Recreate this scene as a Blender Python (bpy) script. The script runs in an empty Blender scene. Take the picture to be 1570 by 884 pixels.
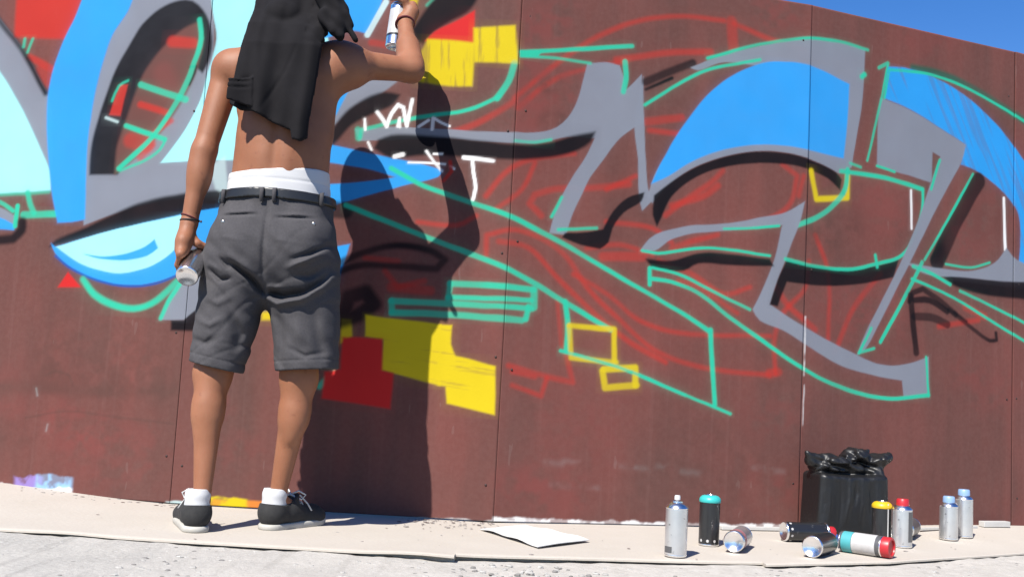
import bpy, bmesh, math, random
import numpy as np
from mathutils import Vector, Matrix
random.seed(7); rng = np.random.default_rng(11)
SC = bpy.context.scene
COLL = SC.collection
V3 = lambda *a: np.array(a, dtype=np.float64)

# ------------------------------------------------------------------ camera, sky, sun, exposure
CAM_H = .454
pitch = math.atan(158/1600); roll = math.atan(.055)
cd = bpy.data.cameras.new('camera'); cam = bpy.data.objects.new('camera', cd); COLL.objects.link(cam)
cd.sensor_width = 36; cd.lens = 36*1600/1570; cd.clip_end = 2000; cd.clip_start = .05
fw = Vector((0, math.cos(pitch), math.sin(pitch))); u0 = Vector((0, -math.sin(pitch), math.cos(pitch)))
rt = Vector((1, 0, 0))*math.cos(roll) + u0*math.sin(roll); up = u0*math.cos(roll) - Vector((1, 0, 0))*math.sin(roll)
m = Matrix((rt, up, -fw)).transposed().to_4x4(); m.translation = (0, 0, CAM_H)
cam.matrix_world = m; SC.camera = cam

SUN = Vector((.245, .46, -.59)).normalized()          # direction the light travels
wd = bpy.data.worlds.new('World'); SC.world = wd; wd.use_nodes = True
nt = wd.node_tree
sky = nt.nodes.new('ShaderNodeTexSky'); sky.sky_type = 'NISHITA'; sky.sun_disc = False
sky.sun_elevation = math.asin(-SUN.z); sky.sun_rotation = math.atan2(-SUN.x, -SUN.y)
sky.altitude = 0; sky.air_density = 1.0; sky.dust_density = .0; sky.ozone_density = 3.5
hs = nt.nodes.new('ShaderNodeHueSaturation'); hs.inputs['Saturation'].default_value = 1.32; hs.inputs['Hue'].default_value = .512; nt.links.new(sky.outputs[0], hs.inputs['Color'])
nt.links.new(hs.outputs[0], nt.nodes['Background'].inputs[0]); nt.nodes['Background'].inputs[1].default_value = .086
sl = bpy.data.lights.new('sun', 'SUN'); sl.energy = 5.0; sl.angle = math.radians(.5); sl.color = (1, .955, .88)
so = bpy.data.objects.new('sun', sl); COLL.objects.link(so); so.rotation_euler = SUN.to_track_quat('-Z', 'Y').to_euler(); so.location = (-3, -4, 6)
SC.view_settings.view_transform = 'Standard'; SC.view_settings.look = 'None'; SC.view_settings.exposure = .88; SC.view_settings.gamma = 1

# ------------------------------------------------------------------ materials
ALB = .60          # the photograph is exposed bright: albedos stay low, exposure is raised
def alb(c): return tuple(ALB*x for x in c)
def mat(name, col, rough=.6, metal=0, noise=None, bump=None, coat=0, sss=0, spec=None, speck=None):
    """noise=(scale, second colour, contrast)  bump=(scale, strength, distance)"""
    col = alb(col); noise = (noise[0], alb(noise[1]), *noise[2:]) if noise else None
    mt = bpy.data.materials.new(name); mt.use_nodes = True
    n = mt.node_tree.nodes; l = mt.node_tree.links; b = n['Principled BSDF']
    b.inputs['Base Color'].default_value = (*col, 1); b.inputs['Roughness'].default_value = rough; b.inputs['Metallic'].default_value = metal
    if coat: b.inputs['Coat Weight'].default_value = coat; b.inputs['Coat Roughness'].default_value = .12
    if spec is not None: b.inputs['Specular IOR Level'].default_value = spec
    if sss: b.inputs['Subsurface Weight'].default_value = sss; b.inputs['Subsurface Radius'].default_value = (.012, .004, .002); b.inputs['Subsurface Scale'].default_value = .5
    tc = n.new('ShaderNodeTexCoord')
    if noise:
        t = n.new('ShaderNodeTexNoise'); t.inputs['Scale'].default_value = noise[0]; t.inputs['Detail'].default_value = 5; t.inputs['Roughness'].default_value = .65
        l.new(tc.outputs['Object'], t.inputs['Vector'])
        r = n.new('ShaderNodeValToRGB'); c = noise[2] if len(noise) > 2 else .15
        r.color_ramp.elements[0].position = .5-c; r.color_ramp.elements[1].position = .5+c
        r.color_ramp.elements[0].color = (*col, 1); r.color_ramp.elements[1].color = (*noise[1], 1)
        l.new(t.outputs['Fac'], r.inputs['Fac']); l.new(r.outputs['Color'], b.inputs['Base Color'])
    if speck:      # (scale, threshold, colour, cover): scattered stains
        src = b.inputs['Base Color'].links[0].from_socket if b.inputs['Base Color'].links else None
        t = n.new('ShaderNodeTexNoise'); t.inputs['Scale'].default_value = speck[0]; t.inputs['Detail'].default_value = 3; l.new(tc.outputs['Object'], t.inputs['Vector'])
        r = n.new('ShaderNodeMapRange'); r.inputs[1].default_value = speck[1]; r.inputs[2].default_value = speck[1]+.05; r.inputs[4].default_value = speck[3]; l.new(t.outputs['Fac'], r.inputs[0])
        x = n.new('ShaderNodeMix'); x.data_type = 'RGBA'; l.new(r.outputs[0], x.inputs[0]); x.inputs[6].default_value = (*col, 1); x.inputs[7].default_value = (*alb(speck[2]), 1)
        if src: l.new(src, x.inputs[6])
        l.new(x.outputs[2], b.inputs['Base Color'])
    if bump:
        t = n.new('ShaderNodeTexNoise'); t.inputs['Scale'].default_value = bump[0]; t.inputs['Detail'].default_value = 4
        l.new(tc.outputs['Object'], t.inputs['Vector'])
        bp = n.new('ShaderNodeBump'); bp.inputs['Strength'].default_value = bump[1]; bp.inputs['Distance'].default_value = bump[2]
        l.new(t.outputs['Fac'], bp.inputs['Height']); l.new(bp.outputs['Normal'], b.inputs['Normal'])
    return mt

def wall_material():
    mt = bpy.data.materials.new('painted_hoarding'); mt.use_nodes = True
    n = mt.node_tree.nodes; l = mt.node_tree.links; b = n['Principled BSDF']
    tc = n.new('ShaderNodeTexCoord'); oi = n.new('ShaderNodeObjectInfo')
    off = n.new('ShaderNodeVectorMath'); off.operation = 'MULTIPLY_ADD'; l.new(tc.outputs['Object'], off.inputs[0]); off.inputs[1].default_value = (1, 1, 1)
    mul = n.new('ShaderNodeMath'); mul.operation = 'MULTIPLY'; mul.inputs[1].default_value = 31; l.new(oi.outputs['Random'], mul.inputs[0]); l.new(mul.outputs[0], off.inputs[2])
    def noise(sc, scale, det=4, rough=.6):
        mp = n.new('ShaderNodeMapping'); mp.inputs['Scale'].default_value = sc; l.new(off.outputs[0], mp.inputs['Vector'])
        t = n.new('ShaderNodeTexNoise'); t.inputs['Scale'].default_value = scale; t.inputs['Detail'].default_value = det; t.inputs['Roughness'].default_value = rough
        l.new(mp.outputs[0], t.inputs['Vector']); return t.outputs['Fac']
    def ramp(f, p0, c0, p1, c1):
        r = n.new('ShaderNodeValToRGB'); r.color_ramp.elements[0].position = p0; r.color_ramp.elements[1].position = p1
        r.color_ramp.elements[0].color = (*c0, 1); r.color_ramp.elements[1].color = (*c1, 1); l.new(f, r.inputs['Fac']); return r.outputs['Color']
    def mix(f, a, c):
        x = n.new('ShaderNodeMix'); x.data_type = 'RGBA'
        if isinstance(f, float): x.inputs[0].default_value = f
        else: l.new(f, x.inputs[0])
        l.new(a, x.inputs[6]); l.new(c, x.inputs[7]); return x.outputs[2]
    BR, RD, GY = (alb(c) for c in BASECOL)
    base = ramp(noise((1, 1, 1), 2.3, 3), .42, BR, .60, RD)
    c2 = ramp(noise((1, 1, .8), 1.3, 2), .42, GY, .58, RD)
    base = mix(.5, base, c2)
    st = noise((7, 1, .6), 1.6, 4)                 # vertical roller streaks
    base = mix(.16, base, ramp(st, .38, tuple(.75*x for x in BR), .62, tuple(1.35*x for x in RD)))
    base = mix(.24, base, ramp(noise((2.6, 1, .55), 1.7, 3, .5), .44, alb((.125, .068, .058)), .57, alb((.27, .088, .074))))   # old coats showing through
    base = mix(.04, base, ramp(noise((46, 1, 1.1), 1.0, 2, .5), .60, BR, .72, alb((.42, .26, .24))))                              # runs
    fine = noise((1, 1, 1), 60, 3)
    base = mix(.02, base, ramp(fine, .35, (.05, .02, .02), .65, (.45, .3, .28)))
    sc = n.new('ShaderNodeMath'); sc.operation = 'GREATER_THAN'; sc.inputs[1].default_value = .73; l.new(noise((1, 1, .25), 26, 2, .5), sc.inputs[0])
    sm = n.new('ShaderNodeMath'); sm.operation = 'MULTIPLY'; sm.inputs[1].default_value = .10; l.new(sc.outputs[0], sm.inputs[0])
    rgb = n.new('ShaderNodeRGB'); rgb.outputs[0].default_value = (.25, .20, .186, 1)
    base = mix(sm.outputs[0], base, rgb.outputs[0])
    at = n.new('ShaderNodeAttribute'); at.attribute_name = 'paint'
    inv = n.new('ShaderNodeMath'); inv.operation = 'SUBTRACT'; inv.inputs[0].default_value = 1; l.new(at.outputs['Alpha'], inv.inputs[1])
    s1 = n.new('ShaderNodeVectorMath'); s1.operation = 'SCALE'; l.new(base, s1.inputs[0]); l.new(inv.outputs[0], s1.inputs['Scale'])
    ad = n.new('ShaderNodeVectorMath'); ad.operation = 'ADD'; l.new(s1.outputs[0], ad.inputs[0]); l.new(at.outputs['Color'], ad.inputs[1])
    # paint film wears a little unevenly
    wv = n.new('ShaderNodeMapRange'); wv.inputs[3].default_value = .93; wv.inputs[4].default_value = 1.05; l.new(noise((1, 1, 1), 4, 2), wv.inputs[0])
    s2 = n.new('ShaderNodeVectorMath'); s2.operation = 'SCALE'; l.new(ad.outputs[0], s2.inputs[0]); l.new(wv.outputs[0], s2.inputs['Scale'])
    l.new(s2.outputs[0], b.inputs['Base Color']); b.inputs['Roughness'].default_value = .68; b.inputs['Specular IOR Level'].default_value = .06
    bp = n.new('ShaderNodeBump'); bp.inputs['Strength'].default_value = .10; bp.inputs['Distance'].default_value = .0015; l.new(noise((5, 1, 1), 30, 4), bp.inputs['Height']); l.new(bp.outputs[0], b.inputs['Normal'])
    return mt

# ------------------------------------------------------------------ mesh helpers
def link(name, me, material=None, parent=None, **props):
    o = bpy.data.objects.new(name, me); COLL.objects.link(o)
    if material is not None and me is not None and not me.materials: me.materials.append(material)
    if parent is not None: o.parent = parent
    for k, v in props.items(): o[k] = v
    return o
def empty(name, loc, label, category, group=None, rot=None):
    o = bpy.data.objects.new(name, None); COLL.objects.link(o); o.location = loc; o.empty_display_size = .05
    if rot is not None: o.rotation_euler = rot
    o['label'] = label; o['category'] = category
    if group: o['group'] = group
    return o
def mesh(name, v, f, smooth=True):
    me = bpy.data.meshes.new(name); me.from_pydata([tuple(map(float, p)) for p in v], [], [tuple(map(int, q)) for q in f]); me.update()
    if smooth: me.shade_smooth()
    return me
def quads_mesh(name, v, q, smooth=True):
    v = np.asarray(v, dtype=np.float32); q = np.asarray(q, dtype=np.int32)
    me = bpy.data.meshes.new(name); me.vertices.add(len(v)); me.vertices.foreach_set('co', v.ravel())
    me.loops.add(q.size); me.loops.foreach_set('vertex_index', q.ravel()); me.polygons.add(len(q))
    me.polygons.foreach_set('loop_start', np.arange(0, q.size, q.shape[1], dtype=np.int32)); me.update(calc_edges=True); me.validate()
    if smooth: me.shade_smooth()
    return me
def lathe(prof, n=36, close=True):
    """profile [(r, z)] bottom to top, turned about z"""
    v = []; f = []
    for r, z in prof:
        for i in range(n): a = 2*math.pi*i/n; v.append((r*math.cos(a), r*math.sin(a), z))
    for j in range(len(prof)-1):
        for i in range(n): f.append((j*n+i, j*n+(i+1) % n, (j+1)*n+(i+1) % n, (j+1)*n+i))
    if close: f.append(tuple(range(n-1, -1, -1))); k = (len(prof)-1)*n; f.append(tuple(range(k, k+n)))
    return v, f
def sharp(me, ang=38):
    me.set_sharp_from_angle(angle=math.radians(ang)); return me
def tube(pts, r, n=8, closed=False):
    P = [Vector(p) for p in pts]; v = []; f = []; N = len(P)
    for i, p in enumerate(P):
        t = (P[(i+1) % N]-P[i-1]) if closed else (P[min(i+1, N-1)]-P[max(i-1, 0)]); t.normalize()
        a = t.orthogonal() if i == 0 else (a - t*a.dot(t)); a.normalize(); b = t.cross(a)
        rr = r[i] if isinstance(r, (list, tuple)) else r
        for k in range(n): th = 2*math.pi*k/n; q = p+(a*math.cos(th)+b*math.sin(th))*rr; v.append(tuple(q))
    for i in range(N if closed else N-1):
        for k in range(n): f.append((i*n+k, i*n+(k+1) % n, ((i+1) % N)*n+(k+1) % n, ((i+1) % N)*n+k))
    if not closed: f.append(tuple(range(n-1, -1, -1))); f.append(tuple(range((N-1)*n, N*n)))
    return v, f
def join(parts):
    v = []; f = []
    for a, b in parts:
        k = len(v); v += list(a); f += [tuple(i+k for i in q) for q in b]
    return v, f

# signed-distance sculpting: primitives blended on a grid, surface pulled out as quads
class Vol:
    def __init__(s, lo, hi, h):
        s.h = h; s.lo = np.array(lo, float); s.ax = [np.arange(lo[i], hi[i]+h, h, dtype=np.float32) for i in range(3)]
        s.D = np.full([len(a) for a in s.ax], .2, np.float32)
    def sub(s, lo, hi):
        sl = []
        for i in range(3):
            a = int(max(0, np.floor((lo[i]-s.lo[i])/s.h))); b = int(min(len(s.ax[i]), np.ceil((hi[i]-s.lo[i])/s.h)+1)); sl.append(slice(a, max(b, a)))
        sl = tuple(sl); P = np.meshgrid(s.ax[0][sl[0]], s.ax[1][sl[1]], s.ax[2][sl[2]], indexing='ij', sparse=True)
        return sl, P
    def put(s, f, lo, hi, k=.02, op='u'):
        mg = k+5*s.h; sl, P = s.sub(np.array(lo)-mg, np.array(hi)+mg); A = s.D[sl]
        if A.size == 0: return
        B = f(*P)
        if op == 'u': hh = np.maximum(k-np.abs(A-B), 0)/k; s.D[sl] = np.minimum(A, B)-hh*hh*k*.25
        else: B = -B; hh = np.maximum(k-np.abs(A-B), 0)/k; s.D[sl] = np.maximum(A, B)+hh*hh*k*.25
    def cone(s, a, b, ra, rb, k=.02, fy=1., fx=1., op='u'):
        a = V3(*a); b = V3(*b); c = (a+b)/2; r = max(ra, rb)
        s.put(lambda x, y, z: rcone(x, y, z, a, b, ra, rb, fy, fx), np.minimum(a, b)-r, np.maximum(a, b)+r, k, op)
    def ell(s, c, r, k=.02, op='u', rot=None):
        c = V3(*c); r = V3(*r); R = max(r)
        def f(x, y, z):
            X, Y, Z = x-c[0], y-c[1], z-c[2]
            if rot is not None: X, Y, Z = (rot[i][0]*X+rot[i][1]*Y+rot[i][2]*Z for i in range(3))
            q = np.sqrt((X/r[0])**2+(Y/r[1])**2+(Z/r[2])**2); g = np.sqrt((X/r[0]**2)**2+(Y/r[1]**2)**2+(Z/r[2]**2)**2)+1e-9
            return np.clip(q*(q-1)/g, -.2, .2)
        s.put(f, c-R, c+R, k, op)
    def fold(s, pts, w, amp, ymax=9, ymin=-9):
        """ridge (amp>0) or crease (amp<0) along a path seen in the x-z plane"""
        p = np.array(pts); sl, (x, y, z) = s.sub((p[:, 0].min()-3*w, -9, p[:, 1].min()-3*w), (p[:, 0].max()+3*w, 9, p[:, 1].max()+3*w))
        best = None; n = len(p)-1
        for i in range(n):
            a, b = p[i], p[i+1]; ab = b-a; t = np.clip(((x-a[0])*ab[0]+(z-a[1])*ab[1])/(ab@ab), 0, 1)
            d = np.sqrt((x-a[0]-t*ab[0])**2+(z-a[1]-t*ab[1])**2); u = (i+t)/n
            e = np.exp(-(d/w)**2)*np.sin(np.pi*np.clip(u*.86+.07, 0, 1))
            best = e if best is None else np.maximum(best, e)
        s.D[sl] -= amp*best*((y < ymax) & (y > ymin))
    def mesh(s, name):
        D = s.D; S = D < 0; nx, ny, nz = (k-1 for k in D.shape)
        cnt = np.zeros((nx, ny, nz), np.int8)
        for i in (0, 1):
            for j in (0, 1):
                for k in (0, 1): cnt += S[i:i+nx, j:j+ny, k:k+nz]
        I, J, K = np.nonzero((cnt > 0) & (cnt < 8)); idx = np.full((nx, ny, nz), -1, np.int32); idx[I, J, K] = np.arange(len(I))
        acc = np.zeros((len(I), 3)); num = np.zeros(len(I))
        cor = [(i, j, k) for i in (0, 1) for j in (0, 1) for k in (0, 1)]
        for c in cor:
            for ax in range(3):
                if c[ax]: continue
                e = list(c); e[ax] = 1; a = D[I+c[0], J+c[1], K+c[2]]; b = D[I+e[0], J+e[1], K+e[2]]; mk = (a < 0) != (b < 0)
                t = np.where(mk, a/np.where(mk, a-b, 1), 0); p = np.array(c, float)[None]+np.zeros((len(I), 3)); p[:, ax] = t
                acc += p*mk[:, None]; num += mk
        v = s.lo+(np.stack([I, J, K], 1)+acc/num[:, None])*s.h
        F = []
        for ax in range(3):
            o1, o2 = (ax+1) % 3, (ax+2) % 3
            lo = [slice(None)]*3; hi = [slice(None)]*3; lo[ax] = slice(0, -1); hi[ax] = slice(1, None)
            for o in (o1, o2): lo[o] = slice(1, -1); hi[o] = slice(1, -1)
            a = S[tuple(lo)]; b = S[tuple(hi)]; q = np.array(np.nonzero(a != b)); flip = a[tuple(q)]
            g = q.copy(); g[o1] += 1; g[o2] += 1
            def cell(d1, d2): h = g.copy(); h[o1] -= d1; h[o2] -= d2; return idx[h[0], h[1], h[2]]
            Q = np.stack([cell(1, 1), cell(0, 1), cell(0, 0), cell(1, 0)], 1); Q[~flip] = Q[~flip][:, ::-1]; F.append(Q)
        return quads_mesh(name, v, np.concatenate(F))
def rcone(x, y, z, a, b, ra, rb, fy=1., fx=1.):
    c = (a+b)/2; k = min(1, fy, fx)
    ab = b-a; ab = ab*V3(1/fx, 1/fy, 1); ax, ay, az = (x-a[0])/fx, (y-a[1])/fy, z-a[2]
    t = np.clip((ax*ab[0]+ay*ab[1]+az*ab[2])/(ab@ab), 0, 1)
    return (np.sqrt((ax-t*ab[0])**2+(ay-t*ab[1])**2+(az-t*ab[2])**2)-(ra+(rb-ra)*t))*k
def poly2(x, z, pts):
    """signed distance to a polygon in the x-z plane"""
    p = np.array(pts); d = None; ins = False
    for i in range(len(p)):
        a, b = p[i-1], p[i]; e = b-a; t = np.clip(((x-a[0])*e[0]+(z-a[1])*e[1])/(e@e), 0, 1)
        q = np.sqrt((x-a[0]-t*e[0])**2+(z-a[1]-t*e[1])**2); d = q if d is None else np.minimum(d, q)
        if a[1] != b[1]: ins = ins ^ (((a[1] > z) != (b[1] > z)) & (x < (b[0]-a[0])*(z-a[1])/(b[1]-a[1])+a[0]))
    return np.where(ins, -d, d)

# ------------------------------------------------------------------ ground
def sstep(a, b, x): t = np.clip((x-a)/(b-a), 0, 1); return t*t*(3-2*t)
FRONT = [(-6., 3.6), (-2.6, 3.08), (-1.385, 2.961), (-1.0, 2.93), (-.128, 2.892), (.788, 3.08), (1.2, 3.255), (1.818, 3.671), (3.2, 4.5), (6, 6.1)]
def front_y(x): return np.interp(x, [p[0] for p in FRONT], [p[1] for p in FRONT])
def pave_z(x, y):
    d = np.clip((y-front_y(x)-.1)/.7, 0, 1)
    return (.030*sstep(1.15, 2.0, -np.asarray(x)) + .028*sstep(.9, 2.1, np.asarray(x)))*d
def ground_material():
    mt = mat('gravel_ground', (.40, .375, .335), .92)
    n = mt.node_tree.nodes; l = mt.node_tree.links; b = n['Principled BSDF']; tc = n.new('ShaderNodeTexCoord')
    def nz(s, d, ro=.6, sc=(1, 1, 1)):
        mp = n.new('ShaderNodeMapping'); mp.inputs['Scale'].default_value = sc; l.new(tc.outputs['Object'], mp.inputs['Vector'])
        t = n.new('ShaderNodeTexNoise'); t.inputs['Scale'].default_value = s; t.inputs['Detail'].default_value = d; t.inputs['Roughness'].default_value = ro; l.new(mp.outputs[0], t.inputs['Vector']); return t.outputs['Fac']
    def rp(f, p0, c0, p1, c1):
        r = n.new('ShaderNodeValToRGB'); r.color_ramp.elements[0].position = p0; r.color_ramp.elements[1].position = p1; r.color_ramp.elements[0].color = (*c0, 1); r.color_ramp.elements[1].color = (*c1, 1); l.new(f, r.inputs[0]); return r.outputs[0]
    a = rp(nz(3.5, 6), .35, (.28, .27, .25), .65, (.41, .39, .355)); c = rp(nz(90, 5, .75), .3, (.15, .145, .135), .62, (.45, .43, .395))
    x = n.new('ShaderNodeMix'); x.data_type = 'RGBA'; x.inputs[0].default_value = .42; l.new(a, x.inputs[6]); l.new(c, x.inputs[7])
    g = rp(nz(1.0, 3, .5, (22, 1.5, 1)), .56, (1, 1, 1), .66, (.72, .72, .72))
    y = n.new('ShaderNodeMix'); y.data_type = 'RGBA'; y.blend_type = 'MULTIPLY'; y.inputs[0].default_value = .6; l.new(x.outputs[2], y.inputs[6]); l.new(g, y.inputs[7])
    sx = n.new('ShaderNodeSeparateXYZ'); l.new(tc.outputs['Object'], sx.inputs[0]); wob = n.new('ShaderNodeMath'); wob.operation = 'MULTIPLY_ADD'; wob.inputs[1].default_value = 1.6; l.new(nz(2.2, 4), wob.inputs[0]); l.new(sx.outputs[0], wob.inputs[2])
    mr = n.new('ShaderNodeMapRange'); mr.inputs[1].default_value = -.5; mr.inputs[2].default_value = 1.0; mr.inputs[4].default_value = .72; l.new(wob.outputs[0], mr.inputs[0])
    dust = rp(nz(30, 5, .7), .3, (.33, .305, .27), .6, (.44, .41, .37)); z = n.new('ShaderNodeMix'); z.data_type = 'RGBA'; l.new(mr.outputs[0], z.inputs[0]); l.new(y.outputs[2], z.inputs[6]); l.new(dust, z.inputs[7])
    l.new(z.outputs[2], b.inputs['Base Color'])
    bp = n.new('ShaderNodeBump'); bp.inputs['Strength'].default_value = .5; bp.inputs['Distance'].default_value = .008; l.new(nz(55, 6, .7), bp.inputs['Height']); l.new(bp.outputs[0], b.inputs['Normal'])
    return mt
GZ = -.0125
M_GROUND = ground_material()
def ground_mesh():
    xs = np.concatenate([[-600, -60, -12, -6], np.arange(-3.4, 4.2, .03), [7, 14, 60, 600]]); ys = np.concatenate([[-600, -30, -4, 0], np.arange(1.6, 4.3, .03), [5, 9, 30, 600]])
    X, Y = np.meshgrid(xs, ys, indexing='ij'); Z = np.full(X.shape, GZ)
    for k, (fx, fy, ph) in enumerate([(3.1, 2.3, .4), (7.7, 5.1, 2.), (15.1, 9.7, 1.1), (27, 31, .3)]): Z += .0035/(1+k*.6)*np.sin(fx*X+ph+fy*Y*.6)*np.cos(fy*Y-ph+1.3*np.sin(fx*X*.5))
    Z += rng.normal(0, .0012, X.shape); Z = np.where((abs(X) > 5) | (Y > 4.6) | (Y < 1.2), GZ-.004, Z)
    nx, ny = X.shape; i = np.arange(nx-1)[:, None]*ny+np.arange(ny-1)[None]; q = np.stack([i, i+ny, i+ny+1, i+1], -1).reshape(-1, 4)
    return quads_mesh('ground', np.stack([X, Y, Z], -1).reshape(-1, 3), q)
link('ground', ground_mesh(), M_GROUND, kind='structure', label='light grey rough ground strewn with small stones before the pavement')

# ------------------------------------------------------------------ hoarding wall, graffiti and pavement
WALL_H = 2.035; TH = .018
S1 = V3(-1.15, 3.70); ANG = [-14, -11, -1, 15, 22, 23, 24]; LEN = [1.22, 1.22, 1.13, 1.185, 1.075, 1.22, 1.22]     # panels left to right from u = -1.22
def dirv(a): return V3(math.cos(math.radians(a)), math.sin(math.radians(a)))
S0 = S1-1.22*dirv(ANG[1]); SM = S0-1.22*dirv(ANG[0])
NODES = [SM, S0, S1]
for a, L in zip(ANG[2:], LEN[2:]): NODES.append(NODES[-1]+L*dirv(a))
ANGP = ANG
def wall_y(x):
    return np.interp(x, [p[0] for p in NODES], [p[1] for p in NODES])

BASECOL = ((.168, .074, .064), (.208, .073, .063), (.150, .082, .071))
COL = dict(red=(.60, .040, .030), brightred=(.70, .03, .03), rose=(.27, .072, .066), dirt=(.10, .060, .050), base=BASECOL[0], grey=(.265, .288, .345), cyan=(.41, .86, .90), blue=(.035, .37, .88),
           black=(.009, .0085, .012), green=(.035, .60, .385), dkgreen=(.01, .13, .09), pale=(.62, .80, .80), white=(1.0, .99, .98), yellow=(.76, .58, .018), navy=(.02, .10, .42),
           orange=(.75, .25, .05), purple=(.35, .25, .60), lightblue=(.35, .60, .88))
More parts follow.
